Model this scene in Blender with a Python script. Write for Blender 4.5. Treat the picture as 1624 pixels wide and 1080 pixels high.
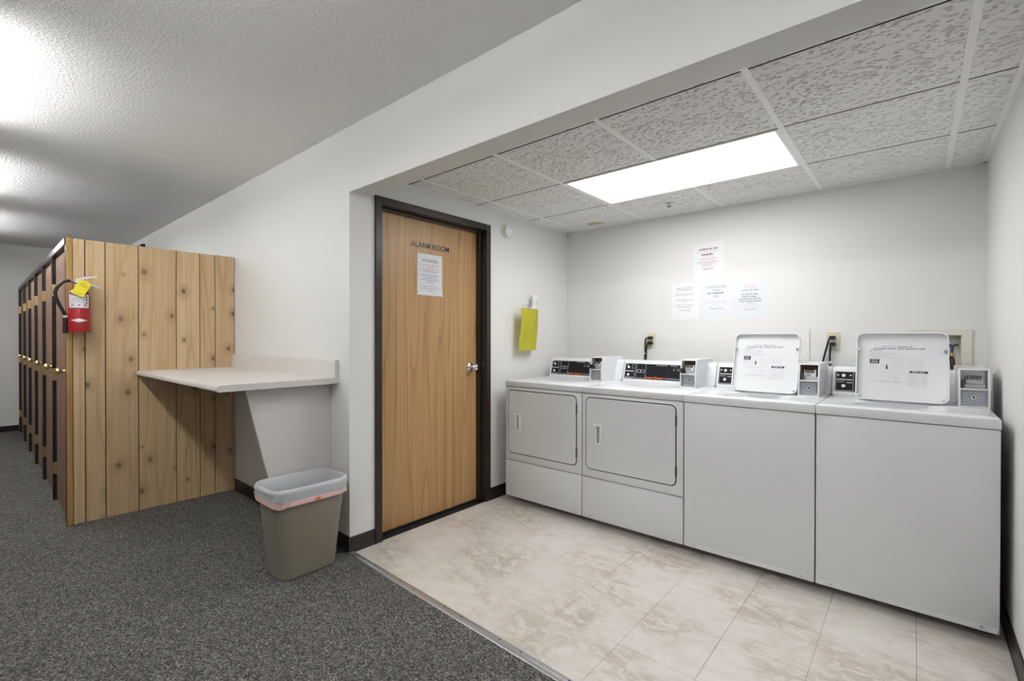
import bpy, bmesh, math, random
import numpy as np
from mathutils import Vector, Matrix

for _o in list(bpy.data.objects):
    bpy.data.objects.remove(_o)
SC = bpy.context.scene
COL = SC.collection
R = random.Random(7)

# ------------------------------------------------------------------ camera
CAM_F = 748.54                       # focal length in pixels of a 1624 wide frame
cam_d = bpy.data.cameras.new('camera')
cam_d.sensor_fit = 'HORIZONTAL'; cam_d.sensor_width = 36.0
cam_d.lens = CAM_F / 1624 * 36.0
cam_d.clip_start = 0.02; cam_d.clip_end = 100
cam = bpy.data.objects.new('camera', cam_d); COL.objects.link(cam)
yaw, pitch, roll = 2.2778, -0.0056, 0.0008
Fv = Vector((math.cos(yaw)*math.cos(pitch), math.sin(yaw)*math.cos(pitch), math.sin(pitch)))
Rv = Vector((math.sin(yaw), -math.cos(yaw), 0)); Uv = Rv.cross(Fv)
R2 = Rv*math.cos(roll) + Uv*math.sin(roll); U2 = Uv*math.cos(roll) - Rv*math.sin(roll)
m = Matrix((R2, U2, -Fv)).transposed().to_4x4(); m.translation = (2.4614, -1.449, 1.2349)
cam.matrix_world = m
SC.camera = cam

# ------------------------------------------------------------------ world, exposure
w = bpy.data.worlds.new('world'); SC.world = w; w.use_nodes = True
w.node_tree.nodes['Background'].inputs[0].default_value = (0.9, 0.95, 1, 1)
w.node_tree.nodes['Background'].inputs[1].default_value = 0.05
vs = SC.view_settings
vs.view_transform = 'Standard'; vs.look = 'None'; vs.gamma = 1.0; vs.use_curve_mapping = False
vs.exposure = 1.17
TROFFER_POWER = 4.9
TUBE_POWER = 15.0

# ------------------------------------------------------------------ dimensions
H = 2.44        # corridor ceiling
HH = 2.068      # underside of the header
HA = 2.203      # alcove grid ceiling
W, D = 2.76, 2.217
FARX, ENDX, OPPY = -6.45, 4.4, -2.15
HDR = 0.125     # header thickness

# ------------------------------------------------------------------ material helpers
MATS = {}
def mat(name, col, rough=0.5, metal=0.0, spec=0.5, bump=None, emit=None, **kw):
    mt = bpy.data.materials.new(name); mt.use_nodes = True
    nt = mt.node_tree; b = nt.nodes['Principled BSDF']
    b.inputs['Base Color'].default_value = (*col, 1)
    b.inputs['Roughness'].default_value = rough
    b.inputs['Metallic'].default_value = metal
    b.inputs['Specular IOR Level'].default_value = spec
    if emit:
        b.inputs['Emission Color'].default_value = (*emit[0], 1)
        b.inputs['Emission Strength'].default_value = emit[1]
    if bump:                      # (scale, strength, distance, detail)
        g = nt.nodes.new('ShaderNodeNewGeometry')
        n = nt.nodes.new('ShaderNodeTexNoise'); n.inputs['Scale'].default_value = bump[0]
        n.inputs['Detail'].default_value = bump[3] if len(bump) > 3 else 3
        nt.links.new(g.outputs['Position'], n.inputs['Vector'])
        bp = nt.nodes.new('ShaderNodeBump'); bp.inputs['Strength'].default_value = bump[1]
        bp.inputs['Distance'].default_value = bump[2]
        nt.links.new(n.outputs['Fac'], bp.inputs['Height']); nt.links.new(bp.outputs[0], b.inputs['Normal'])
    MATS[name] = mt
    return mt
class NT:
    """tiny node-graph helper"""
    def __init__(s, mt): s.t = mt.node_tree; s.b = s.t.nodes['Principled BSDF']
    def n(s, typ, **inp):
        nd = s.t.nodes.new(typ)
        for k, v in inp.items():
            k2 = k.replace('_', ' ')
            if hasattr(v, 'is_linked') or isinstance(v, bpy.types.NodeSocket): s.t.links.new(v, nd.inputs[k2])
            elif k2 in nd.inputs: nd.inputs[k2].default_value = v
            else: setattr(nd, k, v)
        return nd
    def link(s, a, b): s.t.links.new(a, b)
    def ramp(s, fac, stops, interp='LINEAR'):
        r = s.t.nodes.new('ShaderNodeValToRGB'); r.color_ramp.interpolation = interp
        e = r.color_ramp.elements
        while len(e) < len(stops): e.new(0.5)
        for el, (p, c) in zip(e, stops): el.position = p; el.color = (*c, 1) if len(c) == 3 else c
        s.link(fac, r.inputs[0]); return r.outputs[0]
    def mapping(s, vec, scale=(1,1,1), loc=(0,0,0)):
        mp = s.t.nodes.new('ShaderNodeMapping'); mp.inputs['Scale'].default_value = scale; mp.inputs['Location'].default_value = loc
        s.link(vec, mp.inputs['Vector']); return mp.outputs[0]
    def mix(s, fac, a, b, mode='MIX'):
        x = s.t.nodes.new('ShaderNodeMix'); x.data_type = 'RGBA'; x.blend_type = mode
        for sock, v in ((x.inputs[0], fac), (x.inputs[6], a), (x.inputs[7], b)):
            if isinstance(v, bpy.types.NodeSocket): s.link(v, sock)
            elif isinstance(v, (int, float)): sock.default_value = v
            else: sock.default_value = (*v, 1)
        return x.outputs[2]
    def math(s, op, a, b=0.0, clamp=False):
        x = s.t.nodes.new('ShaderNodeMath'); x.operation = op; x.use_clamp = clamp
        for sock, v in ((x.inputs[0], a), (x.inputs[1], b)):
            if isinstance(v, bpy.types.NodeSocket): s.link(v, sock)
            else: sock.default_value = v
        return x.outputs[0]
    def bump(s, h, strength, dist, normal=None):
        x = s.t.nodes.new('ShaderNodeBump'); x.inputs['Strength'].default_value = strength; x.inputs['Distance'].default_value = dist
        s.link(h, x.inputs['Height'])
        if normal: s.link(normal, x.inputs['Normal'])
        s.link(x.outputs[0], s.b.inputs['Normal']); return x.outputs[0]

mat('wall_paint', (0.78, 0.772, 0.752), 0.55, bump=(160, 0.12, 0.003))
mat('header_soffit', (0.78, 0.772, 0.752), 0.55, bump=(160, 0.12, 0.003))
mat('ceiling_paint', (0.88, 0.875, 0.86), 0.6)
mat('grid_white', (0.95, 0.945, 0.93), 0.4)
mat('beige_wall', (0.30, 0.285, 0.26), 0.6)
mat('ceiling_tile', (0.86, 0.855, 0.84), 0.9)
mat('tile_edge_shade', (0.10, 0.09, 0.08), 0.9)  # unpainted tile edges and cross tees, darkened to put shade in the gaps
mat('dark_brown_frame', (0.022, 0.016, 0.013), 0.32)
mat('baseboard_vinyl', (0.017, 0.012, 0.010), 0.35)
mat('enamel_white', (0.70, 0.715, 0.73), 0.22)
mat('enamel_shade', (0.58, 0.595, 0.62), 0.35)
mat('plastic_white', (0.80, 0.80, 0.80), 0.35)
mat('gap_black', (0.008, 0.008, 0.009), 0.6)
mat('black_panel', (0.012, 0.012, 0.016), 0.45, spec=0.2)
mat('panel_line', (0.42, 0.42, 0.44), 0.4)
mat('panel_white', (0.80, 0.80, 0.80), 0.5)
mat('orange_print', (0.85, 0.16, 0.02), 0.5)
mat('black_print', (0.02, 0.02, 0.025), 0.6)
mat('grey_print', (0.33, 0.33, 0.36), 0.6)
mat('pale_print', (0.52, 0.53, 0.57), 0.6)
mat('red_print', (0.66, 0.34, 0.34), 0.6)
mat('pink_print', (0.78, 0.60, 0.62), 0.6)
mat('maroon_print', (0.33, 0.12, 0.16), 0.6)
mat('paper', (0.75, 0.775, 0.815), 0.6)
mat('paper_warm', (0.82, 0.825, 0.825), 0.6)
mat('chrome', (0.78, 0.78, 0.80), 0.16, 1.0)
mat('steel', (0.55, 0.56, 0.60), 0.32, 1.0)
mat('zinc_plate', (0.40, 0.43, 0.48), 0.30, 0.8)
mat('aluminium', (0.62, 0.62, 0.64), 0.35, 0.9)
mat('brass', (0.76, 0.60, 0.32), 0.28, 1.0)
mat('rust_metal', (0.16, 0.08, 0.045), 0.6, 0.4)
mat('screw_dark', (0.10, 0.09, 0.08), 0.5, 0.6)
mat('red_paint', (0.36, 0.010, 0.013), 0.25)
mat('red_boot', (0.38, 0.012, 0.016), 0.32)
mat('rubber_black', (0.010, 0.010, 0.011), 0.45)
mat('tag_yellow', (0.85, 0.72, 0.015), 0.5)
mat('label_white', (0.74, 0.73, 0.76), 0.45)
mat('laminate', (0.69, 0.655, 0.635), 0.35)
mat('bin_taupe', (0.30, 0.265, 0.21), 0.42)
mat('outlet_cream', (0.72, 0.66, 0.50), 0.4)
mat('outlet_box_cream', (0.74, 0.71, 0.62), 0.4)
mat('valve_blue', (0.02, 0.05, 0.16), 0.4)
mat('grey_plastic', (0.35, 0.35, 0.37), 0.5)
mat('spray_white', (0.80, 0.80, 0.82), 0.35)
mat('locker_dark', (0.020, 0.017, 0.016), 0.30)
mat('drawstring_pink', (0.80, 0.54, 0.50), 0.45)
mat('drawstring_orange', (0.70, 0.20, 0.03), 0.5)

# corridor ceiling: knock-down texture
t = NT(MATS['ceiling_paint']); g = t.n('ShaderNodeNewGeometry')
v = t.n('ShaderNodeTexNoise', Vector=g.outputs['Position'], Scale=75.0, Detail=3.0, Roughness=0.6)
h = t.ramp(v.outputs['Fac'], [(0.44, (0,0,0)), (0.58, (1,1,1))])
t.bump(h, 0.55, 0.0035)

# carpet
mt = mat('carpet', (0.08, 0.08, 0.08), 1.0, spec=0.1); t = NT(mt); g = t.n('ShaderNodeNewGeometry')
vo = t.n('ShaderNodeTexVoronoi', Vector=t.mapping(g.outputs['Position'], (1, 1.25, 1)), Scale=150.0); vo.inputs['Randomness'].default_value = 1
sep = t.n('ShaderNodeSeparateColor', Color=vo.outputs['Color'])
c1 = t.ramp(sep.outputs[0], [(0.0, (0.070, 0.067, 0.065)), (0.26, (0.120, 0.115, 0.107)), (0.52, (0.155, 0.158, 0.148)), (0.7, (0.20, 0.176, 0.148)),
                             (0.84, (0.22, 0.215, 0.203)), (0.94, (0.32, 0.30, 0.27))], 'CONSTANT')
n2 = t.n('ShaderNodeTexNoise', Vector=g.outputs['Position'], Scale=3.0, Detail=4.0)
c2 = t.mix(0.25, c1, t.ramp(n2.outputs['Fac'], [(0.3, (0.62, 0.6, 0.58)), (0.7, (1, 1, 1))]), 'MULTIPLY')
t.link(c2, t.b.inputs['Base Color'])
dd = t.math('SUBTRACT', 1.0, t.math('MULTIPLY', vo.outputs['Distance'], 1.0))
t.bump(dd, 0.9, 0.004)

# vinyl floor tile: cream marbling, brown scuffed dirt
mt = mat('vinyl_tile', (0.66, 0.61, 0.55), 0.38); t = NT(mt); g = t.n('ShaderNodeNewGeometry')
oi = t.n('ShaderNodeObjectInfo')
n1 = t.n('ShaderNodeTexNoise', Vector=t.mapping(g.outputs['Position'], (9, 15, 1)), Scale=1.0, Detail=5.0, Roughness=0.6, Distortion=0.8)
base = t.ramp(n1.outputs['Fac'], [(0.28, (0.62, 0.575, 0.52)), (0.5, (0.70, 0.658, 0.61)), (0.72, (0.735, 0.698, 0.655))])
base = t.mix(t.math('MULTIPLY', oi.outputs['Random'], 0.10), base, (0.55, 0.50, 0.44))
nb = t.n('ShaderNodeTexNoise', Vector=t.mapping(g.outputs['Position'], (2.1, 2.6, 1), (0.72, 0.35, 0)), Scale=1.0, Detail=2.5)
nf = t.n('ShaderNodeTexNoise', Vector=t.mapping(g.outputs['Position'], (13, 22, 1)), Scale=1.0, Detail=8.0, Roughness=0.72, Distortion=0.7)
mask = t.math('MULTIPLY', t.ramp(nb.outputs['Fac'], [(0.43, (0,0,0)), (0.60, (1,1,1))]), t.ramp(nf.outputs['Fac'], [(0.42, (0,0,0)), (0.56, (1,1,1))]))
col = t.mix(t.math('MULTIPLY', mask, 0.62), base, (0.40, 0.335, 0.255))
t.link(col, t.b.inputs['Base Color'])

# pine planks (grain along Z, knots)
def wood(name, light, mid, dark, knots, sx, sz, rough, lx=5.0, lz=0.35, nring=10.0):
    mt = mat(name, mid, rough); t = NT(mt); tc = t.n('ShaderNodeTexCoord'); oi = t.n('ShaderNodeObjectInfo')
    off = t.n('ShaderNodeCombineXYZ', X=t.math('MULTIPLY', oi.outputs['Random'], 13.0), Y=t.math('MULTIPLY', oi.outputs['Random'], 7.0), Z=t.math('MULTIPLY', oi.outputs['Random'], 31.0))
    vec = t.n('ShaderNodeVectorMath', operation='ADD'); t.link(tc.outputs['Object'], vec.inputs[0]); t.link(off.outputs[0], vec.inputs[1])
    P = vec.outputs[0]
    low = t.n('ShaderNodeTexNoise', Vector=t.mapping(P, (lx, lx, lz)), Scale=1.0, Detail=1.0, Roughness=0.4)
    wv = t.n('ShaderNodeTexNoise', Vector=t.mapping(P, (sx, sx, sz)), Scale=1.0, Detail=4.0, Roughness=0.6)
    ring = t.math('FRACT', t.math('ADD', t.math('MULTIPLY', low.outputs['Fac'], nring), t.math('MULTIPLY', wv.outputs['Fac'], 0.8)))
    rr = t.ramp(ring, [(0.0, mid), (0.35, light), (0.78, light), (0.90, dark), (1.0, mid)])
    fine = t.n('ShaderNodeTexNoise', Vector=t.mapping(P, (sx*9, sx*9, sz*1.6)), Scale=1.0, Detail=4.0)
    c = t.mix(0.45, rr, t.ramp(fine.outputs['Fac'], [(0.34, dark), (0.50, mid), (0.62, light)]))
    if knots:
        sp3 = t.n('ShaderNodeSeparateXYZ', Vector=P); cb = t.n('ShaderNodeCombineXYZ', X=sp3.outputs[1], Y=sp3.outputs[2])
        vo = t.n('ShaderNodeTexVoronoi', Vector=t.mapping(cb.outputs[0], (5.6, 3.9, 1)), Scale=1.0); vo.voronoi_dimensions = '2D'
        nz = t.n('ShaderNodeTexNoise', Vector=P, Scale=70.0)
        k = t.math('ADD', vo.outputs['Distance'], t.math('MULTIPLY', t.math('SUBTRACT', nz.outputs['Fac'], 0.5), 0.06))
        vs_ = t.n('ShaderNodeSeparateColor', Color=vo.outputs['Color'])
        k = t.math('DIVIDE', k, t.math('ADD', 0.35, t.math('MULTIPLY', vs_.outputs[1], 0.95)))
        k = t.math('ADD', k, t.math('MULTIPLY', t.math('GREATER_THAN', vs_.outputs[0], 0.52), 5.0))
        c = t.mix(t.ramp(k, [(0.08, (0.75, 0.75, 0.75)), (0.30, (0, 0, 0))]), c, tuple(x*0.66 for x in mid))
        c = t.mix(t.ramp(k, [(0.040, (1, 1, 1)), (0.085, (0, 0, 0))]), c, (0.17, 0.080, 0.030))
    tint = t.math('MULTIPLY', oi.outputs['Random'], 0.35)
    c = t.mix(tint, c, tuple(x*0.80 for x in mid))
    t.link(c, t.b.inputs['Base Color']); t.bump(fine.outputs['Fac'], 0.08, 0.002)
wood('pine', (0.72, 0.535, 0.325), (0.645, 0.445, 0.245), (0.50, 0.31, 0.145), True, 9, 0.9, 0.45, 5.0, 0.40, 7.0)
wood('pine_trim', (0.52, 0.31, 0.115), (0.45, 0.25, 0.085), (0.36, 0.18, 0.06), False, 9, 0.9, 0.45)
wood('oak_veneer', (0.56, 0.340, 0.150), (0.48, 0.280, 0.115), (0.32, 0.165, 0.060), False, 14, 0.5, 0.38, 6.0, 0.30, 9.0)
wood('locker_walnut', (0.33, 0.200, 0.130), (0.275, 0.155, 0.098), (0.19, 0.10, 0.062), False, 12, 0.8, 0.6)

# liner plastic: thin white film
mt = bpy.data.materials.new('liner_film'); mt.use_nodes = True; MATS['liner_film'] = mt
nt = mt.node_tree; b = nt.nodes['Principled BSDF']; b.inputs['Base Color'].default_value = (0.72, 0.73, 0.77, 1); b.inputs['Roughness'].default_value = 0.35
tr = nt.nodes.new('ShaderNodeBsdfTranslucent'); tr.inputs[0].default_value = (0.72, 0.73, 0.77, 1)
mx = nt.nodes.new('ShaderNodeMixShader'); mx.inputs[0].default_value = 0.3
nt.links.new(b.outputs[0], mx.inputs[1]); nt.links.new(tr.outputs[0], mx.inputs[2]); nt.links.new(mx.outputs[0], nt.nodes['Material Output'].inputs[0])

# yellow microfibre cloth
mt = mat('cloth_yellow', (0.74, 0.70, 0.09), 0.9, bump=(400, 0.3, 0.002))
mat('troffer_lens', (0.9, 0.9, 0.9), 0.4, emit=((0.985, 0.995, 1.0), TROFFER_POWER))
mat('tube_glass', (0.9, 0.9, 0.9), 0.4, emit=((0.965, 0.985, 1.0), TUBE_POWER))

# ------------------------------------------------------------------ geometry helpers
ORG = {}                                     # object -> world origin of its local frame
def thing(name, loc, label, cat, group=None):
    o = bpy.data.objects.new(name, None); COL.objects.link(o); o.location = loc; o.empty_display_size = 0.05
    ORG[o] = Vector(loc); tag(o, label, cat, group); return o
def tag(o, label, cat=None, group=None, kind=None):
    if label: o['label'] = label
    if cat: o['category'] = cat
    if group: o['group'] = group
    if kind: o['kind'] = kind
    return o
def obj(name, bm, mt, parent=None, smooth=False, origin=None, auto=None):
    """bm is given in world coordinates; the object keeps its parent's origin (or `origin`)."""
    me = bpy.data.meshes.new(name)
    if origin is not None: org = Vector(origin)
    elif parent is not None: org = ORG[parent]
    else:
        cs = [v.co for v in bm.verts]
        org = Vector(((min(c.x for c in cs)+max(c.x for c in cs))/2, (min(c.y for c in cs)+max(c.y for c in cs))/2, min(c.z for c in cs)))
    bmesh.ops.recalc_face_normals(bm, faces=bm.faces)
    bmesh.ops.translate(bm, vec=-org, verts=bm.verts)
    if smooth:
        for f in bm.faces: f.smooth = True
        if smooth != 'all':
            for e in bm.edges:
                if len(e.link_faces) == 2 and e.calc_face_angle(0) > math.radians(35): e.smooth = False
    bm.to_mesh(me); bm.free()
    for m_ in (mt if isinstance(mt, (list, tuple)) else [mt]): me.materials.append(MATS[m_])
    o = bpy.data.objects.new(name, me); COL.objects.link(o)
    ORG[o] = org
    if parent is not None:
        o.parent = parent; o.location = org - ORG[parent]
    else: o.location = org
    return o
def struct(name, bm, mt, label=None, **k):
    o = obj(name, bm, mt, **k); o['kind'] = 'structure'
    if label: o['label'] = label
    return o
def NB(): return bmesh.new()
def box(bm, x0, x1, y0, y1, z0, z1, bev=0, seg=2, mi=0):
    r = bmesh.ops.create_cube(bm, size=1)
    M = Matrix.Translation(((x0+x1)/2, (y0+y1)/2, (z0+z1)/2)) @ Matrix.Diagonal((abs(x1-x0), abs(y1-y0), abs(z1-z0), 1))
    bmesh.ops.transform(bm, matrix=M, verts=r['verts'])
    fs = set(f for v_ in r['verts'] for f in v_.link_faces)
    for f in fs: f.material_index = mi
    if bev:
        es = set(e for v_ in r['verts'] for e in v_.link_edges)
        bmesh.ops.bevel(bm, geom=list(es), offset=bev, segments=seg, profile=0.5, affect='EDGES', clamp_overlap=True)
    return bm
def B(*a, **k): return box(NB(), *a, **k)
def quadbox(bm, pts, ext):
    """polygon pts (3D) extruded by vector ext"""
    a = [bm.verts.new(p) for p in pts]; e = Vector(ext)
    b_ = [bm.verts.new(Vector(p)+e) for p in pts]
    bm.faces.new(a); bm.faces.new(b_[::-1]); n = len(pts)
    for i in range(n): bm.faces.new((a[i], b_[i], b_[(i+1) % n], a[(i+1) % n]))
    return bm
def basis(axis):
    z = Vector(axis).normalized(); x = z.orthogonal().normalized(); return x, z.cross(x), z
def cyl(bm, p0, p1, r0, r1=None, n=20, caps=True):
    p0, p1 = Vector(p0), Vector(p1); r1 = r0 if r1 is None else r1
    x, y, z = basis(p1-p0)
    rings = []
    for p, r in ((p0, r0), (p1, r1)):
        rings.append([bm.verts.new(p + x*(r*math.cos(2*math.pi*i/n)) + y*(r*math.sin(2*math.pi*i/n))) for i in range(n)])
    for i in range(n): bm.faces.new((rings[0][i], rings[0][(i+1) % n], rings[1][(i+1) % n], rings[1][i]))
    if caps: bm.faces.new(rings[0][::-1]); bm.faces.new(rings[1])
    return bm
def lathe(bm, p, axis, prof, n=24, x=None):
    """prof: list of (distance along axis, radius)"""
    p = Vector(p); bx, by, bz = basis(axis); rings = []
    for d, r in prof:
        rings.append([bm.verts.new(p + bz*d + bx*(r*math.cos(2*math.pi*i/n)) + by*(r*math.sin(2*math.pi*i/n))) for i in range(n)])
    for a, b_ in zip(rings, rings[1:]):
        for i in range(n): bm.faces.new((a[i], a[(i+1) % n], b_[(i+1) % n], b_[i]))
    bm.faces.new(rings[0][::-1]); bm.faces.new(rings[-1]); return bm
def catmull(pts, k=6):
    P = [Vector(p) for p in pts]; P = [P[0]*2-P[1]] + P + [P[-1]*2-P[-2]]; out = []
    for i in range(1, len(P)-2):
        for j in range(k):
            u = j/k; a, b_, c, d = P[i-1], P[i], P[i+1], P[i+2]
            out.append(0.5*((2*b_)+(c-a)*u+(2*a-5*b_+4*c-d)*u*u+(3*b_-a-3*c+d)*u**3))
    out.append(P[-2]); return out
def tube(bm, pts, r, n=10, k=6):
    path = catmull(pts, k) if k > 1 else [Vector(p) for p in pts]; rings = []
    x, y, z = basis(path[1]-path[0])
    for i, p in enumerate(path):
        tn = (path[min(i+1, len(path)-1)] - path[max(i-1, 0)]).normalized()
        x = (x - tn*x.dot(tn)).normalized(); y = tn.cross(x)
        rings.append([bm.verts.new(p + x*(r*math.cos(2*math.pi*j/n)) + y*(r*math.sin(2*math.pi*j/n))) for j in range(n)])
    for a, b_ in zip(rings, rings[1:]):
        for j in range(n): bm.faces.new((a[j], a[(j+1) % n], b_[(j+1) % n], b_[j]))
    bm.faces.new(rings[0][::-1]); bm.faces.new(rings[-1]); return bm
class Frame:
    """a flat work plane in the scene: u right, v up, n out of the surface"""
    def __init__(s, o, u, v): s.o = Vector(o); s.u = Vector(u).normalized(); s.v = Vector(v).normalized(); s.n = s.u.cross(s.v)
    def p(s, u, v, n=0.0): return s.o + s.u*u + s.v*v + s.n*n
def rrect(u0, u1, v0, v1, r, k=5):
    out = []
    for cu, cv, a0 in ((u1-r, v1-r, 0), (u0+r, v1-r, 90), (u0+r, v0+r, 180), (u1-r, v0+r, 270)):
        for i in range(k+1):
            a = math.radians(a0 + 90*i/k); out.append((cu+r*math.cos(a), cv+r*math.sin(a)))
    return out
def plate(bm, fr, poly, n0, n1):
    return quadbox(bm, [fr.p(u, v_, n0) for u, v_ in poly], fr.n*(n1-n0))
def rplate(bm, fr, u0, u1, v0, v1, n0, n1, r=0):
    return plate(bm, fr, rrect(u0, u1, v0, v1, r) if r else [(u0, v0), (u1, v0), (u1, v1), (u0, v1)], n0, n1)
def ring(bm, fr, outer, inner, n0, n1):
    N = len(outer); L = []
    for poly, nn in ((outer, n0), (outer, n1), (inner, n1), (inner, n0)):
        L.append([bm.verts.new(fr.p(u, v_, nn)) for u, v_ in poly])
    for a, b_ in ((0, 1), (1, 2), (2, 3), (3, 0)):
        for i in range(N): bm.faces.new((L[a][i], L[a][(i+1) % N], L[b_][(i+1) % N], L[b_][i]))
    return bm
def loft(bm, rings, cap0=True, cap1=True):
    L = [[bm.verts.new(p) for p in r] for r in rings]; n = len(L[0])
    for a, b_ in zip(L, L[1:]):
        for i in range(n): bm.faces.new((a[i], a[(i+1) % n], b_[(i+1) % n], b_[i]))
    if cap0: bm.faces.new(L[0][::-1])
    if cap1: bm.faces.new(L[-1])
    return bm
def text_bm(bm, fr, s, u, v_, cap, n=0.0006, width=None, align='CENTER', bold=0.0):
    """lettering: cap height in metres, (u,v) = baseline anchor; squeezed to width if given"""
    cu = bpy.data.curves.new('txt', 'FONT'); cu.body = s; cu.size = 1; cu.align_x = 'LEFT'; cu.resolution_u = 3; cu.offset = bold
    ob = bpy.data.objects.new('txt', cu); COL.objects.link(ob)
    dg = bpy.context.evaluated_depsgraph_get(); dg.update()
    me = bpy.data.meshes.new_from_object(ob.evaluated_get(dg))
    bpy.data.objects.remove(ob); bpy.data.curves.remove(cu)
    xs = [q.co.x for q in me.vertices]; x0, x1 = min(xs), max(xs)
    sc = cap/0.70; sx = sc if width is None else width/(x1-x0)
    wd = (x1-x0)*sx; off = {'CENTER': -wd/2, 'LEFT': 0, 'RIGHT': -wd}[align]
    vv = [bm.verts.new(fr.p(u+off+(q.co.x-x0)*sx, v_+q.co.y*sc, n)) for q in me.vertices]
    for p_ in me.polygons:
        try: bm.faces.new([vv[i] for i in p_.vertices])
        except ValueError: pass
    bpy.data.meshes.remove(me); return bm
def words(bm, fr, uc, v_, width, h, n=0.0006, seed=0, fill=1.0):
    """a row of print too small to read: word-sized dashes"""
    rr = random.Random(seed*31+int(v_*1e4)); u = uc-width/2; end = uc+width/2
    while u < end-h:
        for _ in range(rr.randint(2, 7)):                      # letter-sized marks
            l = h*rr.uniform(0.45, 0.8); hh = h*rr.uniform(0.8, 1.0); lo = h*rr.choice((0, 0, 0.08))
            if u+l > end: break
            bm.faces.new([bm.verts.new(fr.p(a, b_, n)) for a, b_ in ((u, v_+lo), (u+l, v_+lo), (u+l, v_+hh), (u, v_+hh))]); u += l+h*0.2
        u += h*0.55
    return bm
def strip(bm, fr, u0, u1, v0, v1, n=0.0006):
    bm.faces.new([bm.verts.new(fr.p(a, b_, n)) for a, b_ in ((u0, v0), (u1, v0), (u1, v1), (u0, v1))]); return bm
def outline(bm, fr, u0, u1, v0, v1, t_, n=0.0006):
    for a in ((u0, u1, v0, v0+t_), (u0, u1, v1-t_, v1), (u0, u0+t_, v0, v1), (u1-t_, u1, v0, v1)): strip(bm, fr, *a, n=n)
    return bm

# ================================================================== SETTING
# --- floors
struct('floor', B(FARX, ENDX, OPPY, D+0.1, -0.16, -0.010), 'gap_black', 'concrete floor slab under the carpet and vinyl tiles')
fl = bpy.data.objects['floor']
TW = 0.305; tile_mesh = {}
def shared_box(name, x0, x1, y0, y1, z0, z1, mt, parent, bev=0.0, cache={}):
    key = (name, mt, round(x1-x0, 4), round(y1-y0, 4), round(z1-z0, 4), bev)
    cx, cy = (x0+x1)/2, (y0+y1)/2
    if key not in cache:
        bm = B(-(x1-x0)/2, (x1-x0)/2, -(y1-y0)/2, (y1-y0)/2, 0, z1-z0, bev=bev, seg=1)
        me = bpy.data.meshes.new(name); bm.to_mesh(me); bm.free(); me.materials.append(MATS[mt]); cache[key] = me
    o = bpy.data.objects.new(name, cache[key]); COL.objects.link(o); o.parent = parent
    ORG[o] = Vector((cx, cy, z0)); o.location = ORG[o]-ORG[parent]; return o
gx = [0.0] + [0.03+TW*k for k in range(0, 10) if 0.03+TW*k < W-0.02 and k > 0] + [W]
gy = [-0.12] + [-0.032+TW*k for k in range(0, 8) if -0.032+TW*k < D] + [D]
for i in range(len(gx)-1):
    for j in range(len(gy)-1):
        s_ = R.choice((0.0004, 0.0004, 0.0006, 0.0009))
        shared_box('vinyl_floor_tile', gx[i]+s_, gx[i+1]-s_, gy[j]+s_, gy[j+1]-s_, -0.010, 0.0+R.choice((0, 0, -0.0003)), 'vinyl_tile', fl)
bm = NB()
quadbox(bm, [(FARX, OPPY, -0.0095), (ENDX, OPPY, -0.0095), (ENDX, 0, -0.0095), (W+0.1, 0, -0.0095), (W, -0.002-0.03*W, -0.0095), (0, 0.0, -0.0095), (FARX, 0, -0.0095)], (0, 0, 0.0135))
struct('floor_carpet', bm, 'carpet', 'dark grey speckled loop pile carpet along the corridor')
# --- threshold strip between carpet and tiles
th = thing('threshold_strip', (1.3, -0.03, 0), 'silver metal threshold strip between carpet and cream tiles', 'threshold')
def thr(x, dy): return -0.018-0.0302*x+dy
bm = NB(); prof = [(0.0, 0.0025), (0.004, 0.0065), (0.022, 0.0085), (0.040, 0.0055), (0.046, 0.0005)]
xs_ = [-0.004, 0.6, 1.3, 2.0, W-0.006]
for xa, xb in zip(xs_, xs_[1:]):
    for (d0, z0), (d1, z1) in zip(prof, prof[1:]):
        a = [bm.verts.new(p) for p in ((xa, thr(xa, d0), z0), (xb, thr(xb, d0), z0), (xb, thr(xb, d1), z1), (xa, thr(xa, d1), z1))]; bm.faces.new(a)
bmesh.ops.remove_doubles(bm, verts=bm.verts, dist=1e-5)
obj('strip', bm, 'aluminium', th, smooth='all')
x = 0.03; k = 0
while x < W-0.05:
    bm = NB(); lathe(bm, (x, thr(x, 0.027), 0.0068), (0, 0, 1), [(0, 0.0045), (0.0018, 0.0042), (0.0026, 0.002)], n=10)
    obj('screw', bm, 'screw_dark' if k % 3 else 'steel', th, origin=(x, thr(x, 0.027), 0.007)); x += 0.115; k += 1

# --- walls
struct('wall_corridor', B(FARX, 0, 0, 0.12, 0, H), 'wall_paint', 'white corridor wall behind the counter')
bm = NB(); box(bm, 0, W, 0, HDR, HH, H); struct('wall_header', bm, 'header_soffit', 'white wall header above the laundry alcove opening')
struct('wall_corridor_right', B(W, ENDX, 0, 0.12, 0, H), 'wall_paint')
DY0, DY1, DZ = 0.165, 1.169, 2.0875          # outer door frame
bm = NB()
box(bm, -0.12, 0, 0.12, DY0+0.02, 0, H); box(bm, -0.12, 0, DY1-0.02, D+0.12, 0, H); box(bm, -0.12, 0, DY0+0.02, DY1-0.02, DZ-0.02, H)
struct('wall_door', bm, 'wall_paint', 'white alcove wall with the wooden door')
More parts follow.
